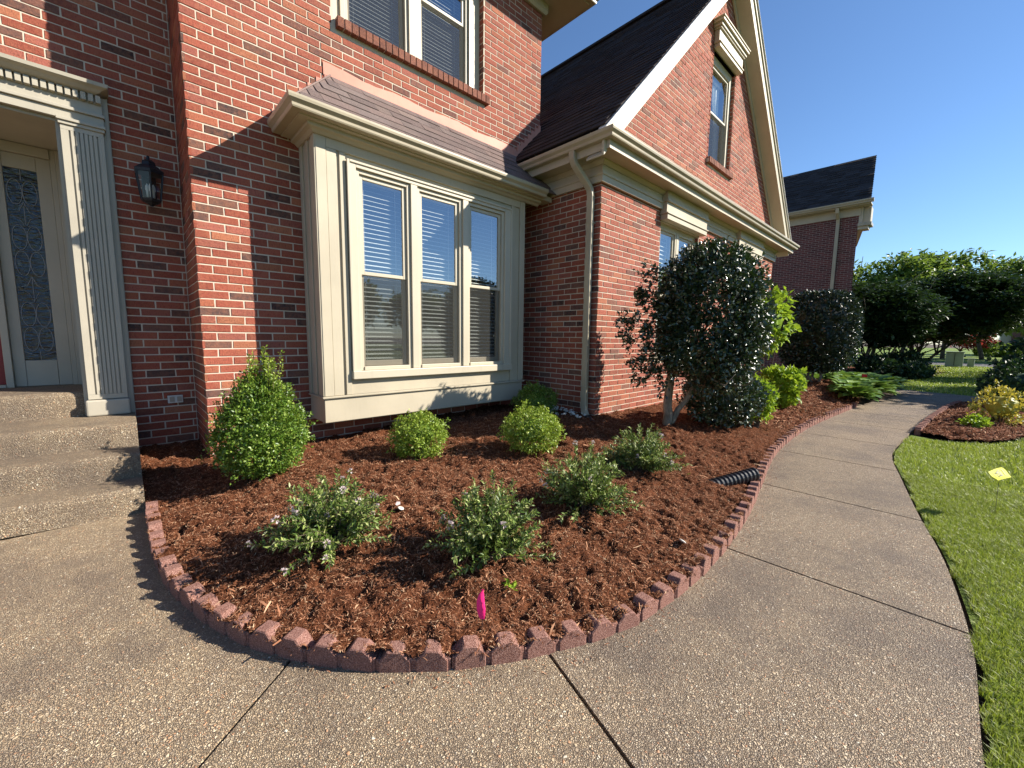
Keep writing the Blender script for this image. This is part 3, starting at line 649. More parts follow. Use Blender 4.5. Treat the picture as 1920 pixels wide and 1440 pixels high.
def holed_wall(mb, org, u, nrm, width, z0, z1, holes, depth=0.10):
    """mortar sheet with openings and reveals"""
    us = sorted({0.0, width, *[h[0] for h in holes], *[h[1] for h in holes]}); zs = sorted({z0, z1, *[h[2] for h in holes], *[h[3] for h in holes]})
    O = np.array(org, float); U = np.array(u, float); Nn = np.array(nrm, float)
    pt = lambda a, z: O+U*a+np.array([0, 0, z])
    for a, b in zip(us[:-1], us[1:]):
        for c, d in zip(zs[:-1], zs[1:]):
            m, q = (a+b)/2, (c+d)/2
            if any(h[0] < m < h[1] and h[2] < q < h[3] for h in holes): continue
            mb.quad(pt(a, c), pt(b, c), pt(b, d), pt(a, d))
    for h in holes:
        for a, b, c, d in ((h[0], h[0], h[2], h[3]), (h[1], h[1], h[2], h[3])): mb.quad(pt(a, c), pt(a, c)-Nn*depth, pt(a, d)-Nn*depth, pt(a, d))
        for z in (h[2], h[3]): mb.quad(pt(h[0], z), pt(h[1], z), pt(h[1], z)-Nn*depth, pt(h[0], z)-Nn*depth)

# main wall
mb = MB(); holed_wall(mb, (XC, YW, 0), (1, 0, 0), (0, -1, 0), XR2-XC, -0.05, ZEAVE+0.1, [(h[0]-XC, h[1]-XC, h[2], h[3]) for h in (BAY_HOLE, UP_HOLE)])
mb.quad((XC, YW, -0.05), (XC, YR, -0.05), (XC, YR, ZEAVE+0.1), (XC, YW, ZEAVE+0.1))
mb.quad((XR2, YW, 2.5), (XR2, 10, 2.5), (XR2, 10, ZEAVE+0.1), (XR2, YW, ZEAVE+0.1))
wall_part('main', 'main_wall', mb)
lay_bricks('main', (XC, YW, 0), (1, 0, 0), (0, -1, 0), XR2-XC, 0.02, ZEAVE, [(BAY_HOLE[0]-XC, BAY_HOLE[1]-XC, BAY_HOLE[2]+0.02, 2.90), (UP_HOLE[0]-XC-0.02, UP_HOLE[1]-XC+0.02, 4.03, UP_HOLE[3])], offset=0.0)
lay_bricks('main', (XC, YR, 0), (0, -1, 0), (-1, 0, 0), YR-YW+0.008, 0.02, ZEAVE, offset=(YR-YW) % BLN+BLN/2)
lay_bricks('main', (UP_HOLE[1], YW, 0), (0, 1, 0), (-1, 0, 0), 0.095, UP_HOLE[2], UP_HOLE[3], offset=0.0)
lay_bricks('main', (XR2, YW, 0), (0, 1, 0), (1, 0, 0), 1.2, 3.4, ZEAVE, offset=BLN/2)
# entry wall
DO = (-2.25, -0.235, 0.52, 2.84)
mb = MB(); X0 = -4.2
holed_wall(mb, (X0, YR, 0), (1, 0, 0), (0, -1, 0), XC-X0, -0.05, ZEAVE+0.1, [(DO[0]-X0, DO[1]-X0, 0.3, DO[3])], 0.05)
wall_part('entry', 'entry_wall', mb)
lay_bricks('entry', (X0, YR, 0), (1, 0, 0), (0, -1, 0), XC-X0-0.01, 0.02, ZEAVE, [(-2.52-X0, 0.038-X0, 0.0, 3.125)], offset=0.06)
# wing
W1 = (5.60, 6.86, 0.86, 2.86); W2 = (8.46, 9.74, 0.86, 2.86); GW = (7.03, 7.95, 4.12, 5.72)
ZG0 = 3.47; CX = 7.50; RIDGE = 7.20
mb = MB()
holed_wall(mb, (XS, YF, 0), (1, 0, 0), (0, -1, 0), XWR-XS, -0.05, 3.45, [(h[0]-XS, h[1]-XS, h[2], h[3]) for h in (W1, W2)])
hl = [(GW[0], GW[1], GW[2], GW[3])]
zt = lambda x: RIDGE-0.10-abs(x-CX)*1.0
for a, b in zip(np.linspace(XS, XWR, 61)[:-1], np.linspace(XS, XWR, 61)[1:]):
    segs = [(3.44, None)]
    if b > GW[0] and a < GW[1]: segs = [(3.44, GW[2]), (GW[3], None)]
    for lo, hi in segs: mb.quad((a, YF, lo), (b, YF, lo), (b, YF, hi if hi else max(lo, zt(b))), (a, YF, hi if hi else max(lo, zt(a))))
mb.quad((XS, YF, -0.05), (XS, YW, -0.05), (XS, YW, 3.45), (XS, YF, 3.45))
mb.quad((XWR, YF, -0.05), (XWR, 9, -0.05), (XWR, 9, 3.45), (XWR, YF, 3.45))
for x in (GW[0], GW[1]): mb.quad((x, YF, GW[2]), (x, YF+0.1, GW[2]), (x, YF+0.1, GW[3]), (x, YF, GW[3]))
wall_part('wing', 'wing_wall', mb)
lay_bricks('wing', (XS, YF, 0), (1, 0, 0), (0, -1, 0), XWR-XS, 0.02, 3.0, [(h[0]-XS-0.01, h[1]-XS+0.01, 0.76, 2.95) for h in (W1, W2)], offset=0.0)
lay_bricks('wing', (XS, YF, 0), (1, 0, 0), (0, -1, 0), XWR-XS, 3.44, RIDGE-0.3, [(GW[0]-XS-0.01, GW[1]-XS+0.01, 4.03, 5.78)], clip=lambda z: (max(0.0, CX-(RIDGE-0.14-z)-XS), min(XWR-XS, CX+(RIDGE-0.14-z)-XS)), offset=0.0)
lay_bricks('wing', (XS, YW, 0), (0, -1, 0), (-1, 0, 0), YW-YF+0.008, 0.02, 3.0, offset=(YW-YF) % BLN+BLN/2)
lay_bricks('wing', (GW[1], YF, 0), (0, 1, 0), (-1, 0, 0), 0.09, GW[2], GW[3])
lay_bricks('wing', (W1[1], YF, 0), (0, 1, 0), (-1, 0, 0), 0.09, W1[2], W1[3])
# rowlock sills: bricks on edge, proud of the wall
def rowlock(key, x0, x1, y, z0, z1, out=0.055):
    n = int(round((x1-x0)/CRS))
    for i in range(n):
        a = x0+i*(x1-x0)/n
        bricks.append((key, np.array([a+JT/2, y-out, z0]), np.array([1.0, 0, 0]), np.array([0, -1.0, 0]), (x1-x0)/n-JT*0.8, z1-z0, tuple(np.array([0.185, 0.080, 0.058])*rng.uniform(0.75, 1.25)), out+0.09))
rowlock('main', 1.625, 3.46, YW, 4.035, 4.125); rowlock('wing', 6.97, 8.02, YF, 4.03, 4.115); rowlock('wing', 5.54, 6.92, YF, 0.77, 0.855); rowlock('wing', 8.40, 9.80, YF, 0.77, 0.855)
MB().box(1.63, 3.455, YW-0.046, YW+0.06, 4.04, 4.118).build('sill_mortar', MORTAR, walls['main'])
MB().box(6.975, 8.015, YF-0.046, YF+0.06, 4.035, 4.108).build('sill_mortar', MORTAR, walls['wing'])

def brick_geo(L, Hh, r, dep=0.016, j=0.0016):
    """front face proud by ~9 mm with worn edges; local x length, z height, -y out"""
    o = 0.0042+r.uniform(-0.0012, 0.0016); e = 0.0028
    jj = lambda: r.uniform(-j, j)
    back = [(0, dep, 0), (L, dep, 0), (L, dep, Hh), (0, dep, Hh)]
    mid = [(jj(), -o+e, jj()), (L+jj(), -o+e, jj()), (L+jj(), -o+e, Hh+jj()), (jj(), -o+e, Hh+jj())]
    fr = [(e+jj(), -o+jj()*0.5, e+jj()), (L-e+jj(), -o+jj()*0.5, e+jj()), (L-e+jj(), -o+jj()*0.5, Hh-e+jj()), (e+jj(), -o+jj()*0.5, Hh-e+jj())]
    vs = back+mid+fr; fs = [(8, 9, 10, 11)]
    for s in (0, 4):
        for i in range(4): fs.append((s+i, s+(i+1) % 4, s+4+(i+1) % 4, s+4+i))
    return vs, fs
def emit_bricks(limit):
    r = np.random.default_rng(3)
    mid = np.array([b[1]+b[2]*b[4]/2+np.array([0, 0, b[5]/2]) for b in bricks]); x, y, z = project(mid)
    x2, y2, _ = project(mid+np.array([b[2]*b[4]/2 for b in bricks])); x1, y1, _ = project(mid-np.array([b[2]*b[4]/2 for b in bricks])); hh = np.array([b[5] for b in bricks])
    area = np.hypot(x2-x1, y2-y1)*hh*F_PX/np.maximum(z, 0.1)
    face = np.array([np.dot(b[3], CAM-m) for b, m in zip(bricks, mid)])
    vis = (x > 0) & (x < 1920) & (y > 0) & (y < 1440) & (z > 0) & (face > 0)
    vis &= ~((mid[:, 0] > 1.30) & (mid[:, 0] < 3.9) & (mid[:, 2] < 3.55) & (mid[:, 1] > 4.1) & (mid[:, 2] > 0.5))
    single = set(np.argsort(-np.where(vis, area, 0))[:limit].tolist()); cache = {}; joined = {k: MB() for k in walls}
    for i, b in enumerate(bricks):
        key, o, u, n, L, Hh, t = b[:7]; dep = b[7] if len(b) > 7 else 0.016
        if i in single:
            kk = (round(L, 3), round(Hh, 3), dep, i % 5)
            if kk not in cache:
                vs, fs = brick_geo(L, Hh, r, dep); m = MB().add(vs, fs); me = m.mesh('brick', BRICK_O)
                bm = bmesh.new(); bm.from_mesh(me); bmesh.ops.recalc_face_normals(bm, faces=bm.faces); bm.to_mesh(me); bm.free(); cache[kk] = me
            ob = link('brick', cache[kk], walls[key]); ob.location = o; ob.rotation_euler = (0, 0, math.atan2(u[1], u[0])); ob.color = (*t, 1)
        else:
            vs, fs = brick_geo(L, Hh, r, dep)
            joined[key].add([o+u*v[0]-n*v[1]+np.array([0, 0, v[2]]) for v in vs], fs, t)
    for k, m in joined.items(): tag(m.build('bricks', BRICK_A, walls[k]), kind='stuff')
emit_bricks(300)

# ---- sash windows
def sash_window(parent, x0, x1, z0, z1, y, pane_split, nslat, blind_to=None, screen=True, slat_tilt=0.5, casing=0.0, mat=TRIM2, depth=0.9):
    """double-hung unit facing -y; everything hangs on `parent`"""
    fr = 0.035
    m = MB(); m.box(x0, x0+fr, y, y+0.09, z0, z1).box(x1-fr, x1, y, y+0.09, z0, z1).box(x0+fr, x1-fr, y+0.002, y+0.09, z1-fr, z1).box(x0+fr, x1-fr, y-0.012, y+0.09, z0, z0+fr)
    m.build('frame', mat, parent, bevel=0.003)
    a, b = x0+fr, x1-fr; zs = pane_split; st = 0.038
    for nm, lo, hi, yy in (('upper', zs-0.018, z1-fr, y+0.022), ('lower', z0+fr, zs+0.018, y+0.048)):
        m = MB(); m.box(a+0.002, a+st, yy, yy+0.028, lo+0.002, hi-0.002).box(b-st, b-0.002, yy, yy+0.028, lo+0.002, hi-0.002)
        m.box(a+st, b-st, yy+0.001, yy+0.027, lo+0.002, lo+(0.034 if nm == 'upper' else 0.055)).box(a+st, b-st, yy+0.001, yy+0.027, hi-0.036, hi-0.002)
        m.build('sash', mat, parent, bevel=0.003)
        MB().quad((a+st-0.004, yy+0.013, lo+0.03), (b-st+0.004, yy+0.013, lo+0.03), (b-st+0.004, yy+0.013, hi-0.03), (a+st-0.004, yy+0.013, hi-0.03)).build('pane', GLASS, parent)
    if screen: MB().quad((a+0.01, y+0.018, z0+fr+0.005), (b-0.01, y+0.018, z0+fr+0.005), (b-0.01, y+0.018, zs-0.02), (a+0.01, y+0.018, zs-0.02)).build('screen', SCREEN, parent)
    # blind
    top = z1-fr-0.03; bot = blind_to if blind_to else z0+fr+0.03; wd = 0.048
    MB().box(a+0.01, b-0.01, y+0.10, y+0.15, top, top+0.035).build('blind_headrail', SLAT, parent)
    c, s = math.cos(slat_tilt)*wd/2, math.sin(slat_tilt)*wd/2; sm = MB(); yy = y+0.125
    sm.add([(a+0.012, -c, -s), (b-0.012, -c, -s), (b-0.012, 0, 0.004), (a+0.012, 0, 0.004), (b-0.012, c, s), (a+0.012, c, s)], [(0, 1, 2, 3), (3, 2, 4, 5)])
    me = sm.mesh('slat', SLAT)
    for i in range(nslat):
        z = top-0.02-(top-bot-0.02)*i/(nslat-1); o = link('slat', me, parent); o.location = (0, yy, z); o.rotation_euler = (random.uniform(-0.03, 0.03), 0, 0)
    MB().box(a+0.01, b-0.01, yy-0.02, yy+0.02, bot-0.022, bot-0.004).build('blind_bottom_rail', SLAT, parent)
    for q in (0.16, 0.84):
        xx = a+(b-a)*q; MB().box(xx-0.001, xx+0.001, yy-0.028, yy-0.026, bot, top).build('ladder_cord', SLAT, parent)
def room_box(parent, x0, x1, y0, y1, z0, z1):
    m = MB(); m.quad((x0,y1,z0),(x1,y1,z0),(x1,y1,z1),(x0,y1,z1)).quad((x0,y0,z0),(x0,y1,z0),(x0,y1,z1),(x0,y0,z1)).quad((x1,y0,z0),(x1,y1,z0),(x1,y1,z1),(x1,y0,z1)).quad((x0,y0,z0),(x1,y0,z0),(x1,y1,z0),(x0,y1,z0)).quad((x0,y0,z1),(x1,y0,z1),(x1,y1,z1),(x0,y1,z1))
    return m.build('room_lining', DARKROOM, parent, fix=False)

# ---- bay window
YB, BX0, BX1 = 3.775, 1.276, 3.745
m = MB()        # body: side boards, corner boards, head board, apron
m.box(BX0, BX0+0.02, YB+0.012, YW-0.012, 0.66, 2.90).box(BX1-0.02, BX1, YB+0.012, YW-0.012, 0.66, 2.90)
m.box(BX0, 1.528, YB+0.006, YB+0.03, 0.66, 2.90).box(3.511, BX1, YB+0.006, YB+0.03, 0.66, 2.90)
m.box(1.528, 3.511, YB+0.007, YB+0.03, 2.70, 2.90).box(1.528, 3.511, YB+0.007, YB+0.03, 0.66, 0.85)
BAY = m.build('bay_window', TRIM, HOUSE)
def sub(name, x0, x1, y0, y1, z0, z1, mat=TRIM, parent=BAY, bev=0.003): return MB().box(x0, x1, y0, y1, z0, z1).build(name, mat, parent, bevel=bev)
sub('corner_board', BX0-0.004, 1.355, YB-0.016, YB+0.005, 0.662, 2.898); sub('corner_board', 1.357, 1.442, YB-0.012, YB+0.005, 0.662, 2.79)
sub('batten', 1.468, 1.520, YB-0.012, YB+0.005, 0.662, 2.79); sub('corner_board', 3.664, BX1+0.004, YB-0.016, YB+0.005, 0.662, 2.898); sub('batten', 3.524, 3.575, YB-0.012, YB+0.005, 0.662, 2.79)
sub('corner_board', BX0-0.016, BX0-0.001, YB-0.010, YB+0.075, 0.662, 2.898); sub('side_board', BX0-0.012, BX0-0.001, YB+0.16, YB+0.23, 0.662, 2.898); sub('side_board', BX0-0.016, BX0-0.001, YW-0.075, YW-0.012, 0.662, 2.898)
sub('head_board', 1.357, 3.662, YB-0.012, YB+0.005, 2.792, 2.898)
# skirt with ledge
m = MB(); m.box(BX0-0.004, BX1+0.002, YB-0.002, YW-0.012, 0.420, 0.640); m.build('skirt', TRIM, BAY, bevel=0.004)
m = MB(); m.sweep([(0, 0), (0.014, 0), (0.018, 0.006), (0.018, 0.016), (0, 0.020)], [(BX0-0.006, YW-0.02, 0.640), (BX0-0.006, YB-0.008, 0.640), (BX1+0.006, YB-0.008, 0.640), (BX1+0.006, YW-0.02, 0.640)]); m.build('skirt_ledge', TRIM, BAY)
# casing round the three windows (moulded: flat + raised back band)
m = MB()
for (x0, x1, z0, z1) in ((1.528, 1.606, 0.810, 2.738), (3.405, 3.511, 0.810, 2.738), (1.606, 3.405, 2.690, 2.738)): m.box(x0, x1, YB-0.030, YB+0.006, z0, z1)
m.build('casing', TRIM2, BAY, bevel=0.004)
m = MB()
for (x0, x1, z0, z1) in ((1.522, 1.546, 0.806, 2.742), (3.493, 3.517, 0.806, 2.742), (1.546, 3.493, 2.722, 2.743)): m.box(x0, x1, YB-0.042, YB-0.028, z0, z1)
m.build('back_band', TRIM2, BAY, bevel=0.004)
sub('sill', 1.520, 3.519, YB-0.052, YB+0.02, 0.804, 0.880, TRIM2, bev=0.006)
for x0, x1 in ((2.150, 2.222), (2.784, 2.856)): sub('mullion', x0, x1, YB-0.030, YB+0.05, 0.882, 2.688, TRIM2)
for x0, x1 in ((1.607, 2.149), (2.223, 2.783), (2.857, 3.404)): sash_window(BAY, x0, x1, 0.881, 2.689, YB-0.008, 1.785, 40, slat_tilt=0.36)
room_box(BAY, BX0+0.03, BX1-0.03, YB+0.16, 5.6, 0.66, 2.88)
m = MB(); m.box(BX0, BX1, YB+0.02, YB+0.5, 0.50, 0.655).build('seat_board', TRIM, BAY)

# gutters
KPROF = [(0, 0), (0.062, 0), (0.068, 0.010), (0.070, 0.028), (0.082, 0.040), (0.096, 0.052), (0.100, 0.070), (0.100, 0.086), (0.090, 0.088), (0.088, 0.078), (0, 0.078)]
g = MB().sweep(KPROF, [(1.118, YW-0.012, 2.934), (1.118, 3.635, 2.934), (3.93, 3.635, 2.934)]).build('bay_gutter', GUTTER, HOUSE)
m = MB(); m.box(1.119, 4.10, 3.636, YB+0.03, 2.925, 2.985).box(1.119, BX0+0.02, YB+0.031, YW-0.012, 2.925, 2.985)
m.build('bay_soffit', TRIM, HOUSE)
m = MB(); m.sweep([(0, 0), (0.020, 0.0), (0.045, 0.020), (0.075, 0.028), (0.075, 0.055), (0, 0.055)], [(BX0-0.004, YW-0.012, 2.870), (BX0-0.004, YB-0.012, 2.870), (3.96, YB-0.012, 2.870)]); m.build('bay_bed_moulding', TRIM, HOUSE)

# bay roof: deck + single shingles
ez, ey, tz = 2.995, 3.560, 3.600; sl = (tz-ez)/(YW-ey)
m = MB(); m.add([(1.045, ey, ez), (4.25, ey, ez), (4.25, YW, tz), (1.565, YW, tz), (1.045, YW, ez)], [(0, 1, 2, 3), (0, 3, 4)])
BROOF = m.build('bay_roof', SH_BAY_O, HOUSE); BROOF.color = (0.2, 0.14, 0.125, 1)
sh_cache = {}
def shingle_mesh(w, l, t, key, mat):
    k = (round(w, 2), key)
    if k not in sh_cache:
        sh_cache[k] = MB().add([(0,0,0.001),(w,0,0.001),(w,l,0.001),(0,l,0.001),(0,0,t),(w,0,t),(w,l,0.003),(0,l,0.003)], [(0,3,2,1),(4,5,6,7),(0,1,5,4),(1,2,6,5),(2,3,7,6),(3,0,4,7)]).mesh('shingle', mat)
    return sh_cache[k]
slope_len = math.hypot(tz-ez, YW-ey); nc = 6; ex = slope_len/nc; ang = math.atan2(tz-ez, YW-ey)
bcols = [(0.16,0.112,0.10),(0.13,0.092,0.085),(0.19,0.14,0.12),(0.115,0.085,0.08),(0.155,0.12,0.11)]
for k in range(nc):
    s = k*ex; y = ey+s*math.cos(ang); z = ez+s*math.sin(ang); xl = 1.045+(y-ey+ex*math.cos(ang))/(YW-ey)*0.52; x = xl-random.uniform(0.0, 0.1)
    while x < 4.15:
        w = round(random.choice([0.15, 0.20, 0.25, 0.30, 0.34]), 2); xa = max(x, xl)
        if x+w-xa > 0.05:
            o = link('shingle', shingle_mesh(round(x+w-xa-0.004, 2), ex*1.12, random.choice([0.006, 0.009, 0.011]), 'bay%d' % random.randrange(2), SH_BAY_O), BROOF)
            o.location = (xa, y, z+0.002); o.rotation_euler = (ang, 0, 0); c = random.choice(bcols); f = random.uniform(0.85, 1.12); o.color = (c[0]*f, c[1]*f, c[2]*f, 1)
        x += w
m = MB(); m.tube([(1.05, ey, ez+0.004), (1.565, YW-0.01, tz+0.006)], 0.007, 6); m.build('hip_cap', SH_BAY_O, BROOF).color = (0.24, 0.17, 0.15, 1)
# salmon flashing along the wall
m = MB(); pts = []
xs = np.linspace(1.50, 3.96, 40)
top = [3.690+0.012*math.sin(x*9)+random.uniform(-0.006, 0.006) for x in xs]
for a, b, ta, tb in zip(xs[:-1], xs[1:], top[:-1], top[1:]): m.add([(a, YW-0.014, 3.585), (b, YW-0.014, 3.585), (b, YW-0.012, tb), (a, YW-0.012, ta)], [(0, 1, 2, 3)])
m.build('flashing', SALMON, HOUSE)
for i in range(7):
    x = 1.06+i*0.075; z = 3.02+i*0.085; MB().box(x, x+0.085, YW-0.0095-0.0004*i, YW-0.004, z-0.02, z+0.105+random.uniform(-0.01, 0.02)).build('step_flashing', SALMON, HOUSE)
for i in range(9):
    x = 3.84+i*0.066; z = 3.46+i*0.068; MB().box(x, min(x+0.078, XR2), YW-0.016-0.001*(i % 3), YW-0.009, z-0.05, z+0.14+random.uniform(-0.015, 0.02)).build('step_flashing', SALMON, HOUSE)

# ---- upper window
m = MB(); y2 = YW+0.075
m.box(1.612, 1.70, y2, y2+0.03, 4.13, 5.40).box(3.285, 3.398, y2, y2+0.03, 4.13, 5.40).box(1.70, 3.285, y2, y2+0.03, 5.30, 5.40).box(1.70, 3.285, y2, y2+0.03, 4.126, 4.15)
UPW = m.build('upper_window', TRIM2, HOUSE, bevel=0.004)
sub('casing_band', 1.70, 1.745, y2-0.022, y2-0.001, 4.13, 5.30, TRIM2, UPW); sub('casing_band', 3.225, 3.285, y2-0.022, y2-0.001, 4.13, 5.30, TRIM2, UPW)
sub('mullion', 2.43, 2.555, y2-0.02, y2+0.05, 4.15, 5.30, TRIM2, UPW)
for x0, x1 in ((1.745, 2.43), (2.556, 3.225)): sash_window(UPW, x0, x1, 4.15, 5.30, y2+0.002, 4.86, 27, slat_tilt=0.72)
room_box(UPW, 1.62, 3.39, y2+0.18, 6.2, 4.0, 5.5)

# ---- wing eaves
ZS = 3.225
MB().sweep(KPROF, [(3.87, YW-0.012, 3.296), (3.87, 2.63, 3.296), (11.35, 2.63, 3.296), (11.35, 3.4, 3.296)]).build('wing_gutter', GUTTER, HOUSE)
m = MB(); m.sweep([(0, 0), (-0.02, 0), (-0.02, 0.15), (0, 0.15)], [(3.869, YW-0.013, ZS-0.012), (3.869, 2.631, ZS-0.012), (11.349, 2.631, ZS-0.012), (11.349, 3.4, ZS-0.012)]); m.build('wing_fascia', TRIM, HOUSE)
m = MB(); m.box(3.89, XS-0.004, 2.651, YW-0.012, ZS, ZS+0.02).box(XS-0.003, 11.33, 2.651, YF-0.004, ZS, ZS+0.02).box(XWR+0.004, 11.33, YF-0.003, 3.4, ZS, ZS+0.02); m.build('wing_soffit', TRIM, HOUSE)
for nm, z0, z1, t in (('frieze_board', 2.996, 3.120, 0.034), ('frieze_board', 3.121, ZS-0.001, 0.026)):
    m = MB(); m.sweep([(0, 0), (t, 0), (t, z1-z0), (0, z1-z0)], [(XS-0.012, YW-0.012, z0), (XS-0.012, YF-0.012, z0), (XWR+0.012, YF-0.012, z0), (XWR+0.012, 3.4, z0)]); m.build(nm, TRIM, HOUSE)
m = MB(); m.sweep([(0, 0), (0.008, 0), (0.014, 0.008), (0.014, 0.020), (0, 0.020)], [(XS-0.0465, YW-0.012, 3.070), (XS-0.0465, YF-0.0465, 3.070), (XWR+0.0465, YF-0.0465, 3.070)]); m.build('frieze_bead', TRIM, HOUSE)
m = MB(); m.sweep([(0, 0), (0.015, 0.0), (0.05, 0.035), (0.05, 0.045), (0, 0.045)], [(XS-0.038, YW-0.012, ZS-0.046), (XS-0.038, YF-0.038, ZS-0.046), (XWR+0.038, YF-0.038, ZS-0.046)]); m.build('crown_moulding', TRIM, HOUSE)
# pent flashing behind the front gutter
MB().add([(3.88, 2.64, 3.372), (11.34, 2.64, 3.372), (11.34, YF-0.006, 3.455), (3.88, YF-0.006, 3.455)], [(0, 1, 2, 3)]).build('pent_cap', GUTTER, HOUSE)
MB().box(4.35, 10.65, YF-0.014, YF-0.010, 3.45, 3.52).build('flashing', SALMON, HOUSE)
# window headers
for h in (W1, W2):
    a, b = h[0]-0.06, h[1]+0.06; m = MB()
    m.box(a+0.02, b-0.02, YF-0.115, YF-0.01, 2.862, 2.93).box(a+0.0, b-0.0, YF-0.13, YF-0.01, 2.931, 2.948).box(a+0.01, b-0.01, YF-0.105, YF-0.01, 2.949, 3.085).box(a-0.01, b+0.01, YF-0.135, YF-0.01, 3.086, 3.115).box(a-0.0, b+0.0, YF-0.12, YF-0.01, 3.116, ZS-0.002)
    m.build('window_header', TRIM, HOUSE, bevel=0.003)
    wm = MB(); y3 = YF+0.055; wm.box(h[0], h[0]+0.05, y3, y3+0.04, h[2], h[3]).box(h[1]-0.05, h[1], y3, y3+0.04, h[2], h[3]).box(h[0]+0.05, h[1]-0.05, y3, y3+0.04, h[3]-0.05, h[3]).box(h[0]+0.05, h[1]-0.05, y3, y3+0.04, h[2], h[2]+0.03)
    wo_ = wm.build('wing_window', TRIM2, HOUSE, bevel=0.003); mx_ = (h[0]+h[1])/2
    for x0, x1 in ((h[0]+0.05, mx_-0.03), (mx_+0.03, h[1]-0.05)): sash_window(wo_, x0, x1, h[2]+0.03, h[3]-0.05, y3-0.004, 1.86, 30, slat_tilt=0.7, screen=False)
    sub('mullion', mx_-0.03, mx_+0.03, y3-0.01, y3+0.05, h[2]+0.03, h[3]-0.05, TRIM2, wo_)
    room_box(wo_, h[0], h[1], y3+0.17, 4.6, h[2]-0.1, h[3]+0.1)
# gable window
m = MB(); y3 = YF+0.05; m.box(GW[0], GW[0]+0.06, y3, y3+0.04, GW[2], GW[3]).box(GW[1]-0.07, GW[1], y3, y3+0.04, GW[2], GW[3]).box(GW[0]+0.06, GW[1]-0.07, y3, y3+0.04, GW[3]-0.09, GW[3]).box(GW[0]+0.06, GW[1]-0.07, y3, y3+0.04, GW[2]-0.004, GW[2]+0.03)
GWO = m.build('gable_window', TRIM2, HOUSE, bevel=0.003)
sash_window(GWO, GW[0]+0.06, GW[1]-0.07, GW[2]+0.03, GW[3]-0.09, y3-0.004, 4.90, 2, blind_to=5.52, slat_tilt=1.2, screen=True)
for sx in (0, 1):   # tied-back curtains
    xx = np.linspace(0, 1, 14); xa = GW[0]+0.12 if sx == 0 else GW[1]-0.13; sg = 1 if sx == 0 else -1; mm = MB(); rows = []
    for zz, wv in ((5.55, 0.34), (5.2, 0.26), (4.85, 0.14), (4.5, 0.11), (4.2, 0.12)): rows.append([(xa+sg*wv*t, y3+0.15+0.02*math.sin(t*22), zz) for t in xx])
    for ra, rb in zip(rows[:-1], rows[1:]):
        for i in range(13): mm.add([ra[i], ra[i+1], rb[i+1], rb[i]], [(0, 1, 2, 3)])
    mm.build('curtain', SLAT, GWO)
room_box(GWO, GW[0], GW[1], y3+0.19, 4.6, GW[2]-0.1, GW[3]+0.1)
a, b = GW[0]-0.06, GW[1]+0.06; m = MB()
m.box(a+0.02, b-0.02, YF-0.10, YF-0.01, 5.722, 5.77).box(a, b, YF-0.115, YF-0.01, 5.771, 5.79).box(a+0.01, b-0.01, YF-0.09, YF-0.01, 5.791, 5.96).box(a-0.01, b+0.01, YF-0.115, YF-0.01, 5.961, 5.985).box(a-0.03, b+0.03, YF-0.135, YF-0.01, 5.986, 6.03).box(a-0.055, b+0.055, YF-0.165, YF-0.01, 6.031, 6.07).box(a-0.07, b+0.07, YF-0.18, YF-0.01, 6.071, 6.09)
m.build('window_header', TRIM, HOUSE, bevel=0.004)

# ---- wing roof
YRK = 2.675; x_e, z_e = 3.80, 3.405+0.02; L0 = math.hypot(CX-x_e, RIDGE-z_e)
rs = (RIDGE-z_e)/(CX-x_e)
m = MB(); m.add([(x_e, YRK-0.02, z_e), (CX, YRK-0.02, RIDGE), (CX, 10, RIDGE), (x_e, 10, z_e), (2*CX-x_e, YRK-0.02, z_e), (2*CX-x_e, 10, z_e)], [(0, 1, 2, 3), (1, 4, 5, 2)])
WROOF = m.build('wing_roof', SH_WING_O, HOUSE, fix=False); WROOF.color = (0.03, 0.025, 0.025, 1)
ex = 0.132; ncw = int(L0/ex); rang = math.atan2(RIDGE-z_e, CX-x_e); items = []
for k in range(ncw):
    s = k*ex; x = x_e+s*math.cos(rang); z = z_e+s*math.sin(rang); y = YRK-0.03-random.uniform(0, 0.2)
    while y < 9.2:
        w = random.choice([0.18, 0.24, 0.30, 0.36]); ya = max(y, YRK-0.03)
        if w+y-ya > 0.05: items.append((x, ya, z, round(w+y-ya-0.004, 2)))
        y += w
mid = np.array([(i[0]+0.05, i[1]+i[3]/2, i[2]+0.05) for i in items]); px, py, pz = project(mid)
sc_ = np.where((px > 0) & (px < 1920) & (py > 0) & ((mid[:, 1] < YW) | (mid[:, 0] > XR2+0.15*(mid[:, 1]-YW))), 1/pz, 0)
n_single = set(np.argsort(-sc_)[:200].tolist()); joined = MB()
wcols = [(0.030,0.024,0.023),(0.040,0.032,0.030),(0.022,0.019,0.019),(0.050,0.040,0.036)]
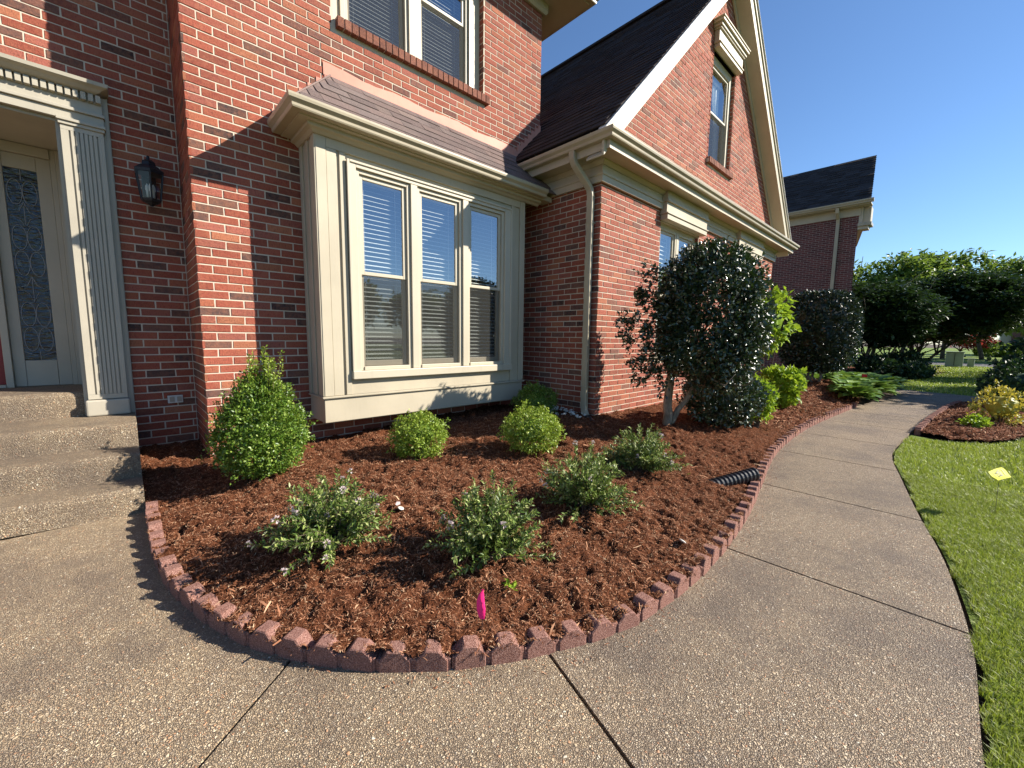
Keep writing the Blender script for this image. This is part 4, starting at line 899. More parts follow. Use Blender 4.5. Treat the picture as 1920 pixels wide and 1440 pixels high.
def put_shingle(i, it):
    x, y, z, w = it; t = random.choice([0.010, 0.014, 0.017]); c = random.choice(wcols); f = random.uniform(0.8, 1.2); col = (c[0]*f, c[1]*f, c[2]*f)
    # local: x along +y run (mirrored), y up slope
    if i in n_single:
        o = link('shingle', shingle_mesh(w, ex*1.12, t, 'wing', SH_WING_O), WROOF)
        u = Vector((0, -1, 0)); v = Vector((math.cos(rang), 0, math.sin(rang))); n_ = u.cross(v)
        M_ = Matrix((( u.x, v.x, n_.x, x), (u.y, v.y, n_.y, y+w), (u.z, v.z, n_.z, z), (0, 0, 0, 1)))
        o.matrix_basis = M_; o.color = (*col, 1)
    else:
        u = np.array([0, -1.0, 0]); v = np.array([math.cos(rang), 0, math.sin(rang)]); n_ = np.cross(u, v); O = np.array([x, y+w, z])
        pts = [(0,0,0.001),(w,0,0.001),(w,ex*1.1,0.001),(0,ex*1.1,0.001),(0,0,t),(w,0,t),(w,ex*1.1,0.003),(0,ex*1.1,0.003)]
        joined.add([O+u*a+v*b+n_*c_ for a, b, c_ in pts], [(4,5,6,7),(0,1,5,4),(1,2,6,5),(3,0,4,7)], col)
for i, it in enumerate(items): put_shingle(i, it)
tag(joined.build('shingles', SH_WING_A, WROOF), kind='stuff')
m = MB(); m.box(CX-0.09, CX+0.09, YRK-0.03, 10, RIDGE-0.02, RIDGE+0.02); m.build('ridge_cap', SH_WING_O, WROOF).color = (0.035, 0.03, 0.03, 1)
# rake boards, soffits and edge
for sgn in (-1, 1):
    P = lambda d, along: np.array([CX+sgn*along, 0, RIDGE-0.03-along*rs-d])
    xe = CX-3.98+0.33
    def strip(d0, d1, y0, y1, nm, mat=TRIM, a1=CX-3.83):
        q = [(CX, y0, RIDGE-0.03-d0), (CX+sgn*a1, y0, RIDGE-0.03-a1*rs-d0), (CX+sgn*a1, y0, RIDGE-0.03-a1*rs-d1), (CX, y0, RIDGE-0.03-d1)]
        MB().prism(q, (0, y0, 0), (0, y1, 0)).build(nm, mat, HOUSE)
    strip(0.0, 0.285, YRK, YRK+0.03, 'rake_board'); strip(0.0, 0.085, YRK-0.022, YRK-0.001, 'rake_crown'); strip(0.286-0.02, 0.286, YRK+0.031, YF-0.012, 'rake_soffit')
    strip(0.29, 0.40, YF-0.035, YF-0.012, 'rake_frieze', a1=CX-4.2)
    strip(-0.018, -0.002, YRK-0.045, YRK+0.05, 'roof_edge', SH_WING_O, CX-3.79)

# main eave at the top of the walls
ZM = ZEAVE
m = MB(); m.box(-4.6, XR2+0.45, YW-0.45, YW+1.2, ZM+0.02, ZM+0.05).box(XR2+0.005, XR2+0.45, YW+1.21, 10, ZM+0.02, ZM+0.05); m.build('main_soffit', TRIM, HOUSE)
MB().sweep(KPROF, [(-4.6, YW-0.45, ZM+0.03), (XR2+0.45, YW-0.45, ZM+0.03), (XR2+0.45, 10, ZM+0.03)]).build('main_gutter', GUTTER, HOUSE)
m = MB(); m.sweep([(0, 0), (0.03, 0), (0.05, 0.03), (0.05, 0.12), (0, 0.12)], [(XC, YW-0.012, ZM-0.10), (XR2+0.012, YW-0.012, ZM-0.10), (XR2+0.012, 10, ZM-0.10)]); m.build('frieze_board', TRIM, HOUSE)
m = MB(); m.add([(-4.6, YW-0.5, ZM+0.12), (XR2+0.5, YW-0.5, ZM+0.12), (XR2-1.5, 8, ZM+3.6), (-4.6, 8, ZM+3.6), (XR2+0.5, 12, ZM+0.12)], [(0, 1, 2, 3), (1, 4, 2)]); m.build('main_roof', SH_WING_O, HOUSE).color = (0.03, 0.025, 0.025, 1)

# downspout
def rect_pipe(path, w, d, nm, mat, parent):
    mb = MB(); P = [np.array(p, float) for p in path]; n = 8
    sec = [(-w/2, -d/2+0.008), (-w/2+0.008, -d/2), (w/2-0.008, -d/2), (w/2, -d/2+0.008), (w/2, d/2-0.008), (w/2-0.008, d/2), (-w/2+0.008, d/2), (-w/2, d/2-0.008)]
    vs = []
    side = np.array([0, 1.0, 0])
    for i, p in enumerate(P):
        t = P[min(i+1, len(P)-1)]-P[max(i-1, 0)]; t /= np.linalg.norm(t); s_ = side-t*np.dot(side, t); s_ /= np.linalg.norm(s_); o_ = np.cross(t, s_)
        vs += [p+s_*a+o_*b for a, b in sec]
    fs = [(i*n+j, i*n+(j+1) % n, (i+1)*n+(j+1) % n, (i+1)*n+j) for i in range(len(P)-1) for j in range(n)]+[tuple(range(n)), tuple(range(len(P)*n-1, (len(P)-1)*n-1, -1))]
    mb.add(vs, fs); return mb.build(nm, mat, parent)
DS = rect_pipe([(3.835, 3.10, 3.30), (3.84, 3.10, 3.22), (3.865, 3.09, 3.165), (4.03, 3.035, 2.985), (4.07, 3.02, 2.93), (4.082, 3.015, 2.86), (4.082, 3.015, 1.60), (4.082, 3.015, 0.42), (4.078, 3.005, 0.33), (4.055, 2.965, 0.265), (4.02, 2.90, 0.235)], 0.078, 0.058, 'downspout', GUTTER, HOUSE)
for z in (2.55, 0.62): MB().box(4.046, 4.144, 2.972, 3.058, z, z+0.006).build('strap', GUTTER, DS)
MB().tube([(4.03, 2.92, 0.24), (3.99, 2.86, 0.222), (3.95, 2.80, 0.20)], [0.052, 0.056, 0.058], 12).build('drain_adapter', BLACKPLASTIC, DS)

# ---- entry surround
ENT = MB().box(-0.265, 0.032, YR-0.045, YR+0.02, 0.522, 3.06).build('door_surround', PILASTER, HOUSE); MB().box(-2.50, -2.22, YR-0.045, YR+0.02, 0.522, 3.06).build('backing_board', PILASTER, ENT)
def ep(name, x0, x1, y0, y1, z0, z1, mat=PILASTER, bev=0.003): return MB().box(x0, x1, y0, y1, z0, z1).build(name, mat, ENT, bevel=bev)
for xo in (0.0, -2.235):
    m = MB(); xs = -0.205+xo; fl = [(-0.238+xo, -0.196+xo)]+[(-0.185+xo+i*0.0245, -0.185+xo+i*0.0245+0.0175) for i in range(6)]+[(-0.036+xo, -0.004+xo)]
    m.box(-0.238+xo, -0.004+xo, YR-0.078, YR-0.046, 0.66, 2.775)
    for a, b in fl: m.box(a, b, YR-0.092, YR-0.079, 0.70, 2.74)
    m.box(-0.238+xo, -0.004+xo, YR-0.0925, YR-0.0785, 0.661, 0.699).box(-0.238+xo, -0.004+xo, YR-0.0925, YR-0.0785, 2.741, 2.774)
    m.build('pilaster', PILASTER, ENT)
    ep('plinth', -0.256+xo, 0.008+xo, YR-0.118, YR-0.046, 0.523, 0.655, bev=0.012); m = MB()
    m.box(-0.248+xo, 0.006+xo, YR-0.105, YR-0.046, 2.776, 2.80).box(-0.255+xo, 0.013+xo, YR-0.118, YR-0.046, 2.801, 2.822).build('capital', PILASTER, ENT, bevel=0.003)
ep('architrave', -2.49, 0.006, YR-0.085, YR-0.04, 2.823, 2.888); ep('fillet', -2.50, 0.012, YR-0.105, YR-0.04, 2.889, 2.912); ep('frieze', -2.49, 0.002, YR-0.080, YR-0.04, 2.913, 2.985); ep('dentil_band', -2.49, 0.004, YR-0.082, YR-0.04, 2.986, 3.045)
dm = MB().box(0, 0.028, 0, 0.036, 0, 0.052).mesh('dentil', PILASTER)
for i in range(60):
    o = link('dentil', dm, ENT); o.location = (-0.0305-i*0.0405, YR-0.1185, 2.990)
m = MB(); m.sweep([(0, 0), (0.05, 0.0), (0.075, 0.012), (0.095, 0.030), (0.125, 0.045), (0.130, 0.070), (0, 0.078)], [(-2.50, YR+0.0, 3.046), (-2.50, YR-0.06, 3.046), (0.008-0.09, YR-0.06, 3.046), (0.008-0.09, YR-0.0, 3.046)]); m.build('cornice', PILASTER, ENT)
# reveal: jambs, ceiling, sidelight, door
YD = 5.60
m = MB(); m.box(-0.262, -0.232, YR+0.021, YD+0.1, 0.70, 2.82).box(-2.27, -2.222, YR+0.021, YD+0.1, 0.70, 2.82).box(-2.22, -0.263, YR-0.04, YD+0.1, 2.80, 2.822); m.build('reveal', PILASTER, ENT)
sub_ = lambda nm, x0, x1, y0, y1, z0, z1, mat=PILASTER: ep(nm, x0, x1, y0, y1, z0, z1, mat)
sub_('jamb_post', -0.33, -0.263, YD-0.04, YD+0.06, 0.72, 2.798); sub_('jamb_post', -0.365, -0.331, YD-0.02, YD+0.06, 0.72, 2.798)
sub_('jamb_post', -0.760, -0.716, YD-0.045, YD+0.06, 0.72, 2.798); sub_('head_jamb', -2.2, -0.366, YD-0.03, YD+0.06, 2.715, 2.796)
m = MB(); m.box(-0.715, -0.645, YD, YD+0.04, 0.722, 2.714).box(-0.452, -0.366, YD, YD+0.04, 0.722, 2.714).box(-0.644, -0.453, YD, YD+0.04, 0.722, 0.952).box(-0.644, -0.453, YD, YD+0.04, 2.595, 2.714)
SL = m.build('sidelight', PILASTER, HOUSE, bevel=0.004)
MB().quad((-0.646, YD+0.015, 0.95), (-0.451, YD+0.015, 0.95), (-0.451, YD+0.015, 2.597), (-0.646, YD+0.015, 2.597)).build('pane', LEADGLASS, SL)
def came(pts): MB().tube([(p[0], YD+0.010, p[1]) for p in pts], 0.0032, 5).build('came', LEAD, SL)
cx_ = -0.5485; hw = 0.094
for zc in (1.14, 1.36, 1.80, 2.02, 2.40):
    for s in (-1, 1): came([(cx_+s*hw*0.46+0.042*math.cos(t), zc+0.105*math.sin(t)) for t in np.linspace(0, 2*math.pi, 20)])
for z0, z1 in ((0.955, 1.03), (1.47, 1.69), (2.13, 2.29), (2.5, 2.592)): came([(cx_, z0), (cx_, z1)])
for zc in (1.58, 2.21):
    came([(cx_, zc+0.11), (cx_+0.03, zc+0.03), (cx_+hw, zc), (cx_+0.03, zc-0.03), (cx_, zc-0.11), (cx_-0.03, zc-0.03), (cx_-hw, zc), (cx_-0.03, zc+0.03), (cx_, zc+0.11)])
came([(cx_-hw, 1.03), (cx_, 0.985), (cx_+hw, 1.03)])
m = MB(); m.box(-1.68, -0.764, YD+0.01, YD+0.05, 0.745, 2.712); DOOR = m.build('front_door', REDDOOR, HOUSE)
for z0, z1 in ((0.95, 1.45), (1.6, 2.55)):
    for x0, x1 in ((-1.58, -1.28), (-1.16, -0.88)): MB().box(x0, x1, YD-0.002, YD+0.009, z0, z1).build('panel', REDDOOR, DOOR, bevel=0.008)
MB().lathe([(0.0, -0.03), (0.022, -0.02), (0.03, 0), (0.022, 0.02), (0, 0.03)], (-0.82, YD-0.03, 1.65)).build('door_knob', BLACKMETAL, DOOR)
MB().box(-1.68, -0.762, YD-0.05, YD+0.06, 0.722, 0.744).build('threshold', PILASTER, HOUSE)
m = MB(); m.box(-2.22, -1.69, YD+0.0, YD+0.06, 0.722, 2.714).build('door_side_panel', PILASTER, HOUSE)
room_box(SL, -2.2, -0.3, YD+0.10, 7.5, 0.6, 2.9)

# steps
def steps():
    mb = MB(); N = 22; xs = np.linspace(-2.9, 0.033, N)
    wob = lambda x, a: 0.10*np.clip(-x-0.1, 0, 1.2)**1.0*a
    lev = [(0.0, 3.64, 1.0), (0.173, 3.93, 1.0), (0.347, 4.235, 1.0)]
    prof_rows = []
    for x in xs:
        pr = []
        for i, (z, y, a) in enumerate(lev):
            yy = y+wob(x, a); top = lev[i+1][0] if i < 2 else 0.520
            pr += [(yy, z), (yy+0.002, top-0.035), (yy+0.010, top-0.014), (yy+0.026, top-0.003), (yy+0.045, top)]
        pr += [(YR+0.04, 0.520)]; prof_rows.append(pr)
    n = len(prof_rows[0]); vs = [(x, y, z) for x, pr in zip(xs, prof_rows) for y, z in pr]
    fs = [(i*n+j, i*n+j+1, (i+1)*n+j+1, (i+1)*n+j) for i in range(N-1) for j in range(n-1)]
    mb.add(vs, fs)
    end = [(xs[-1], y, z) for y, z in prof_rows[-1]]+[(xs[-1], YR+0.04, -0.02), (xs[-1], lev[0][1], -0.02)]
    mb.add(end, [tuple(range(len(end)))])
    o = mb.build('entry_steps', AGG, None, fix=True); tag(o, kind='structure')
    p = MB(); ys = YR-0.02; pr = [(ys, 0.515), (ys+0.002, 0.685), (ys+0.012, 0.708), (ys+0.03, 0.719), (ys+0.05, 0.72), (YD+0.2, 0.72)]
    p.add([(x, y, z) for x in (-2.22, -0.266) for y, z in pr], [(j, j+1, 6+j+1, 6+j) for j in range(5)])
    o2 = p.build('porch_floor', AGG); tag(o2, kind='structure')
steps()
#PART3
# ------------------------------------------------------------------ small things on and by the house
LAN = thing('wall_lantern', 'black metal wall lantern with clear glass on the brick beside the entry', 'lantern', (0.25, YR-0.02, 2.28))
lc = (0.252, YR-0.155, 0.0)
def frustum(z0, z1, r0, r1, n=6, rot=math.pi/6):
    vs = [(lc[0]+r*math.cos(rot+2*math.pi*i/n), lc[1]+r*math.sin(rot+2*math.pi*i/n), z) for z, r in ((z0, r0), (z1, r1)) for i in range(n)]
    return vs, [(i, (i+1) % n, n+(i+1) % n, n+i) for i in range(n)]
def frs(*seg):
    m = MB()
    for z0, z1, r0, r1 in seg: vs, fs = frustum(z0, z1, r0, r1); m.add(vs, fs+[tuple(range(5, -1, -1)), tuple(range(6, 12))])
    return m
frs((2.520, 2.545, 0.102, 0.106), (2.5451, 2.585, 0.104, 0.060), (2.5851, 2.615, 0.052, 0.045), (2.6151, 2.635, 0.047, 0.020), (2.6351, 2.655, 0.012, 0.010)).build('cap', BLACKMETAL, LAN)
frs((2.300, 2.318, 0.066, 0.074), (2.285, 2.2999, 0.040, 0.062), (2.265, 2.2849, 0.010, 0.034)).build('base', BLACKMETAL, LAN)
for i in range(6):
    t = math.pi/6+2*math.pi*i/6; MB().tube([(lc[0]+0.070*math.cos(t), lc[1]+0.070*math.sin(t), 2.312), (lc[0]+0.097*math.cos(t), lc[1]+0.097*math.sin(t), 2.525)], 0.006, 6).build('bar', BLACKMETAL, LAN)
    t2 = t+math.pi/3; q = lambda r, a, z: (lc[0]+r*math.cos(a), lc[1]+r*math.sin(a), z)
    MB().quad(q(0.068, t, 2.318), q(0.068, t2, 2.318), q(0.094, t2, 2.52), q(0.094, t, 2.52)).build('pane', LAMPGLASS, LAN)
for dx, dy in ((0.0, -0.02), (-0.02, 0.015), (0.02, 0.015)): MB().lathe([(0.0, 0.0), (0.008, 0.002), (0.008, 0.045), (0.014, 0.065), (0.012, 0.09), (0.0, 0.115)], (lc[0]+dx, lc[1]+dy, 2.335), 10).build('bulb', BULB, LAN, smooth=True)
MB().tube([(0.252, YR-0.022, 2.44), (0.252, YR-0.05, 2.60), (0.252, YR-0.10, 2.665), (0.252, lc[1], 2.66), (0.252, lc[1], 2.63)], 0.010, 8).build('arm', BLACKMETAL, LAN)
MB().box(0.205, 0.299, YR-0.032, YR-0.009, 2.36, 2.56).build('back_plate', BLACKMETAL, LAN, bevel=0.008)

OUT = thing('electrical_outlet', 'weathered white electrical outlet on the shaded brick below the lantern', 'outlet', (0.312, YR, 0.57))
MB().box(0.258, 0.368, YR-0.024, YR-0.009, 0.572, 0.642).build('cover_plate', WHITEPLASTIC, OUT, bevel=0.003)
for x in (0.272, 0.324): MB().box(x, x+0.034, YR-0.030, YR-0.0241, 0.584, 0.630).build('receptacle', PEBBLE, OUT, bevel=0.002)

# corrugated pipe
PIPE = thing('drain_pipe', 'black corrugated plastic drain pipe lying on the mulch, ending at the edging', 'pipe', (3.3, 1.05, 0.14))
pa, pb = np.array([3.14, 1.235, 0.045]), np.array([3.68, 0.995, 0.118]); pn = 60; mbp = []; rr = []
for i in range(pn): t = i/(pn-1); mbp.append(pa*(1-t)+pb*t); rr.append(0.056 if (i//2) % 2 else 0.047)
MB().tube(mbp, rr, 18, cap=False).build('corrugated_tube', BLACKPLASTIC, PIPE)
MB().tube([pa, pb], [0.044, 0.044], 16, cap=False).build('liner', BLACKPLASTIC, PIPE)

def pebble_mesh(r, sx, sy, sz):
    bm = bmesh.new(); bmesh.ops.create_icosphere(bm, subdivisions=2, radius=1.0)
    for v in bm.verts: v.co = Vector((v.co.x*sx, v.co.y*sy, v.co.z*sz))*r.uniform(0.93, 1.07)
    me = bpy.data.meshes.new('pebble'); bm.to_mesh(me); bm.free(); me.materials.append(PEBBLE); me.polygons.foreach_set('use_smooth', [True]*len(me.polygons)); return me
r_ = np.random.default_rng(5); pm = [pebble_mesh(r_, 0.022, 0.016, 0.011) for _ in range(5)]
for i in range(46):
    o = link('river_pebble', pm[i % 5]); x = 3.93+r_.normal()*0.13; y = 3.18+r_.normal()*0.17; x = min(x, 4.09)
    o.location = (x, y, float(zmain(np.array(x), np.array(y)))+0.016); o.rotation_euler = (r_.uniform(-0.4, 0.4), r_.uniform(-0.4, 0.4), r_.uniform(0, 6.28)); s_ = r_.uniform(0.7, 1.5); o.scale = (s_, s_, s_)
    tag(o, 'small pale river pebble in the scatter at the foot of the downspout', 'pebble', 'river pebbles by the downspout')
def ground_z(x, y): return float(zmain(np.array(float(x)), np.array(float(y))))
rk = pebble_mesh(r_, 0.09, 0.06, 0.04); o = link('rock', rk); o.location = (4.03, 3.46, ground_z(4.03, 3.46)+0.02); tag(o, 'flat brown rock lying against the shaded wing wall', 'rock')
chip = pebble_mesh(r_, 0.035, 0.018, 0.006)
for (x, y, lab) in ((1.13, 2.14, 'pale curled wood chip lying on the mulch between the flowering shrubs'), (2.15, 0.90, 'pale wood chip on the mulch near the front edging')):
    o = link('wood_chip', chip); o.location = (x, y, ground_z(x, y)+0.022); o.rotation_euler = (0.5, 0.3, 0.7); tag(o, lab, 'wood chip')
MB().add([(0,0,0),(0.025,0.005,0.0),(0.03,0.015,0.012),(0.01,0.02,0.016),(-0.005,0.01,0.006)], [(0,1,2,3,4)]).build('fallen_leaf', PETAL)
lf = bpy.data.objects['fallen_leaf']; lf.location = (1.12, 2.17, ground_z(1.12, 2.17)+0.02); tag(lf, 'curled white petal on the pale chip in the mulch', 'petal')

# flags
pk = thing('marker_flag', 'folded bright pink marker flag standing in the mulch behind the edging', 'flag', (0.94, 1.16, 0.15)); gz = ground_z(0.93, 1.17)
MB().tube([(0.945, 1.150, gz-0.05), (0.943, 1.152, gz+0.165)], 0.0014, 5).build('wire', BLACKMETAL, pk)
vs = []
for i, (t, w0, w1, b_) in enumerate([(0.0, -0.002, 0.014, 0.0), (0.12, -0.010, 0.017, 0.004), (0.35, -0.016, 0.018, 0.010), (0.6, -0.016, 0.014, 0.012), (0.82, -0.008, 0.012, 0.006), (0.93, 0.002, 0.010, 0.0), (1.0, 0.001, 0.013, 0.004)]):
    z = gz+0.045+0.125*t; cx, cy = 0.942-0.004, 1.152
    for w in (w0, (w0+w1)/2+0.004, w1): vs.append((cx+w*0.73, cy-w*0.69-(b_ if w == (w0+w1)/2+0.004 else 0), z))
MB().add(vs, [(i*3+j, i*3+j+1, i*3+j+4, i*3+j+3) for i in range(6) for j in range(2)]).build('flag_sheet', PINK, pk, smooth=True)

yf = thing('marker_flag', 'yellow utility marker flag with black print standing in the lawn', 'flag', (4.0, -0.30, 0.0))
MB().tube([(4.44, -0.34, -0.03), (4.455, -0.337, 0.15), (4.45, -0.336, 0.276)], 0.0012, 5).build('wire', BLACKMETAL, yf)
fo = np.array([4.576, -0.348, 0.31]); fu = np.array([-0.068, -0.046, -0.040]); fv = np.array([-0.168, 0.070, -0.016])
sheet = [fo+fu*a+fv*b+np.array([0, 0, 0.006*math.sin(a*5+b*3)]) for b in np.linspace(0, 1, 5) for a in np.linspace(0, 1, 6)]
MB().add(sheet, [(j*6+i, j*6+i+1, (j+1)*6+i+1, (j+1)*6+i) for j in range(4) for i in range(5)]).build('flag_sheet', YELLOW, yf, smooth=True)
fn = np.cross(fu, fv); fn /= np.linalg.norm(fn); fn = fn if np.dot(fn, CAM-fo) > 0 else -fn
m = MB()
for (a0, b0, a1, b1, w) in ((0.2,0.22,0.72,0.22,0.03),(0.2,0.40,0.30,0.66,0.05),(0.38,0.36,0.34,0.66,0.05),(0.46,0.36,0.46,0.66,0.05),(0.54,0.40,0.64,0.64,0.05),(0.64,0.36,0.58,0.66,0.05),(0.2,0.78,0.6,0.78,0.03)):
    d = np.array([a1-a0, b1-b0]); d /= np.linalg.norm(d); nn = np.array([-d[1], d[0]])*w/2
    q = [np.array([a0, b0])+nn, np.array([a1, b1])+nn, np.array([a1, b1])-nn, np.array([a0, b0])-nn]
    m.add([fo+fu*p[0]+fv*p[1]+fn*0.004+np.array([0, 0, 0.006*math.sin(p[0]*5+p[1]*3)]) for p in q], [(0, 1, 2, 3)])
m.build('print', INK, yf)
rf = thing('marker_flag', 'small red marker flag among the hostas', 'flag', (11.9, 1.25, 0.0))
MB().tube([(11.9, 1.25, 0.0), (11.9, 1.25, 0.50)], 0.003, 5).build('wire', BLACKMETAL, rf)
MB().add([(11.9, 1.25, 0.50), (11.97, 1.17, 0.49), (11.98, 1.16, 0.38), (11.9, 1.25, 0.39)], [(0, 1, 2, 3)]).build('flag_sheet', REDFLAG, rf)

# ------------------------------------------------------------------ plants
def shell_points(n, rad, c, lumps=None, thick=0.22, zmin=None):
    """points near the surface of a lumpy ellipsoid, with outward normals"""
    d = rand_dir(n); k = 1+0.0*d[:, 0]
    if lumps:
        for amp, f, ph in lumps: k += amp*np.sin(d[:, 0]*f+ph)*np.cos(d[:, 1]*f*1.1+ph*2)*np.cos(d[:, 2]*f*0.9+ph)
    t = 1-thick*rng.beta(1, 2.0, n); t = np.where(rng.uniform(size=n) < 0.05, rng.uniform(1.0, 1.20, n), t)
    P = d*k[:, None]*t[:, None]*np.array(rad)+np.array(c); N = norm(d/np.array(rad))
    if zmin is not None: kp = P[:, 2] > zmin; P, N = P[kp], N[kp]
    return P, N
def cluster_leaves(P, N, per, spread, L, Wd, up=0.35):
    n = len(P); ci = np.repeat(np.arange(n), per); m = len(ci); Q = P[ci]+rand_dir(m)*spread*rng.uniform(0, 1, m)[:, None]
    D = N[ci]*0.8+rand_dir(m)*0.9+np.array([0, 0, up]); Nn = rand_dir(m)*0.8+N[ci]*0.6+np.array([0, 0, 0.5])
    s = rng.uniform(0.65, 1.25, m); return Q, D, Nn, L*s, Wd*s
def core(c, rad, mat, parent, nm='inner_twigs'):
    bm = bmesh.new(); bmesh.ops.create_icosphere(bm, subdivisions=3, radius=1.0)
    for v in bm.verts:
        k = 1+0.12*math.sin(v.co.x*7+v.co.z*5)*math.cos(v.co.y*6); v.co = Vector((v.co.x*rad[0]*k, v.co.y*rad[1]*k, v.co.z*rad[2]*k))+Vector(c)
    me = bpy.data.meshes.new(nm); bm.to_mesh(me); bm.free(); me.materials.append(mat); return link(nm, me, parent)

def boxwood(x, y, w, h, label, n, L, mat=BOXWOOD, seed=0, zc=0.55, drop=0.0):
    z0 = ground_z(x, y); t = thing('boxwood_shrub', label, 'shrub', (x, y, z0), 'boxwood shrubs in the house bed'); r = (w/2, w/2, h*0.52); c = (x, y, z0+h*0.50)
    P, N = shell_points(n, r, c, [(0.15, 4, seed+0.5), (0.12, 8, seed*2)], 0.34, z0+0.01)
    Q, D, Nn, Ls, Ws = cluster_leaves(P, N, 9, 0.034, L, L*0.60, up=-0.05); leaves('foliage', Q, D, Nn, Ls, Ws, mat, t)
    core(c, tuple(q*0.52 for q in r), BOXWOOD, t, 'inner_foliage')
    for i in range(5):
        a = rng.uniform(0, 6.28); MB().tube([(x+0.02*math.cos(a), y+0.02*math.sin(a), z0-0.03), (x+0.08*w*math.cos(a), y+0.08*w*math.sin(a), z0+h*0.3)], [0.008, 0.005], 5).build('stem', BARKD, t)
    return t
boxwood(1.80, 3.05, 0.45, 0.36, 'small clipped round boxwood, bright green, in front of the bay window at left', 800, 0.021, BOXNEW, 1)
boxwood(2.52, 2.40, 0.49, 0.37, 'small clipped round boxwood, bright green, right of the bay window front', 880, 0.021, BOXNEW, 2)
boxwood(3.56, 3.34, 0.50, 0.38, 'dark round boxwood in the shade at the corner of bay and wing', 700, 0.021, BOXWOOD, 3)
# tall boxwood with unclipped shoots
bx, by = 0.70, 3.42; z0 = ground_z(bx, by)
tb = thing('boxwood_shrub', 'large egg-shaped boxwood with wispy upright shoots beside the brick corner', 'shrub', (bx, by, z0), 'boxwood shrubs in the house bed')
P, N = shell_points(2300, (0.30, 0.29, 0.31), (bx, by, z0+0.31), [(0.10, 4, 1.0), (0.09, 8, 2.0)], 0.38, z0+0.015)
P2, N2 = shell_points(900, (0.20, 0.19, 0.22), (bx, by, z0+0.52), [(0.15, 5, 1.0), (0.12, 9, 2.0)], 0.5, z0+0.45); P = np.concatenate([P, P2]); N = np.concatenate([N, N2])
Q, D, Nn, Ls, Ws = cluster_leaves(P, N, 8, 0.034, 0.0215, 0.0135); sets = [(Q, D, Nn, Ls, Ws)]
leaves('foliage', Q, D, Nn, Ls, Ws, BOXWOOD, tb); core((bx, by, z0+0.31), (0.17, 0.16, 0.18), BOXWOOD, tb, 'inner_foliage')
QS = []
r2 = np.random.default_rng(12)
u_side = np.array([0.727, -0.687, 0.0])
groups = [(-0.20, 0.66, 5), (-0.12, 0.80, 7), (-0.05, 0.93, 9), (0.02, 0.86, 6), (0.085, 0.97, 10), (0.15, 0.76, 5), (-0.26, 0.58, 4)]
for s, (gl, gh) in enumerate([(g[0], g[1]) for g in groups for _ in range(g[2])]):
    lt = gl+r2.normal()*0.018; dp = r2.normal()*0.05; base = np.array([bx+lt*0.727*0.9+dp*0.687, by-lt*0.687*0.9+dp*0.727, z0+0.40])
    tip = np.array([bx+lt*0.727+dp*0.687+r2.normal()*0.012, by-lt*0.687+dp*0.727+r2.normal()*0.012, z0+gh-r2.uniform(0, 0.16)])
    MB().tube([base, (base+tip)/2+r2.normal(size=3)*0.01, tip], [0.0035, 0.0028, 0.0015], 4).build('shoot', BARKD, tb)
    nn = int(np.linalg.norm(tip-base)/0.0040); tt = r2.uniform(0, 1, nn)[:, None]; ax = base*(1-tt)+tip*tt
    d = rand_dir(nn); d[:, 2] = np.abs(d[:, 2])*0.8+0.1; QS.append((ax+d*0.008, d))
Q = np.concatenate([q[0] for q in QS]); D = np.concatenate([q[1] for q in QS]); m_ = len(Q); s_ = rng.uniform(0.7, 1.25, m_)
leaves('new_growth', Q, D, rand_dir(m_)+np.array([0, 0, 0.6]), 0.021*s_, 0.013*s_, BOXNEW, tb)

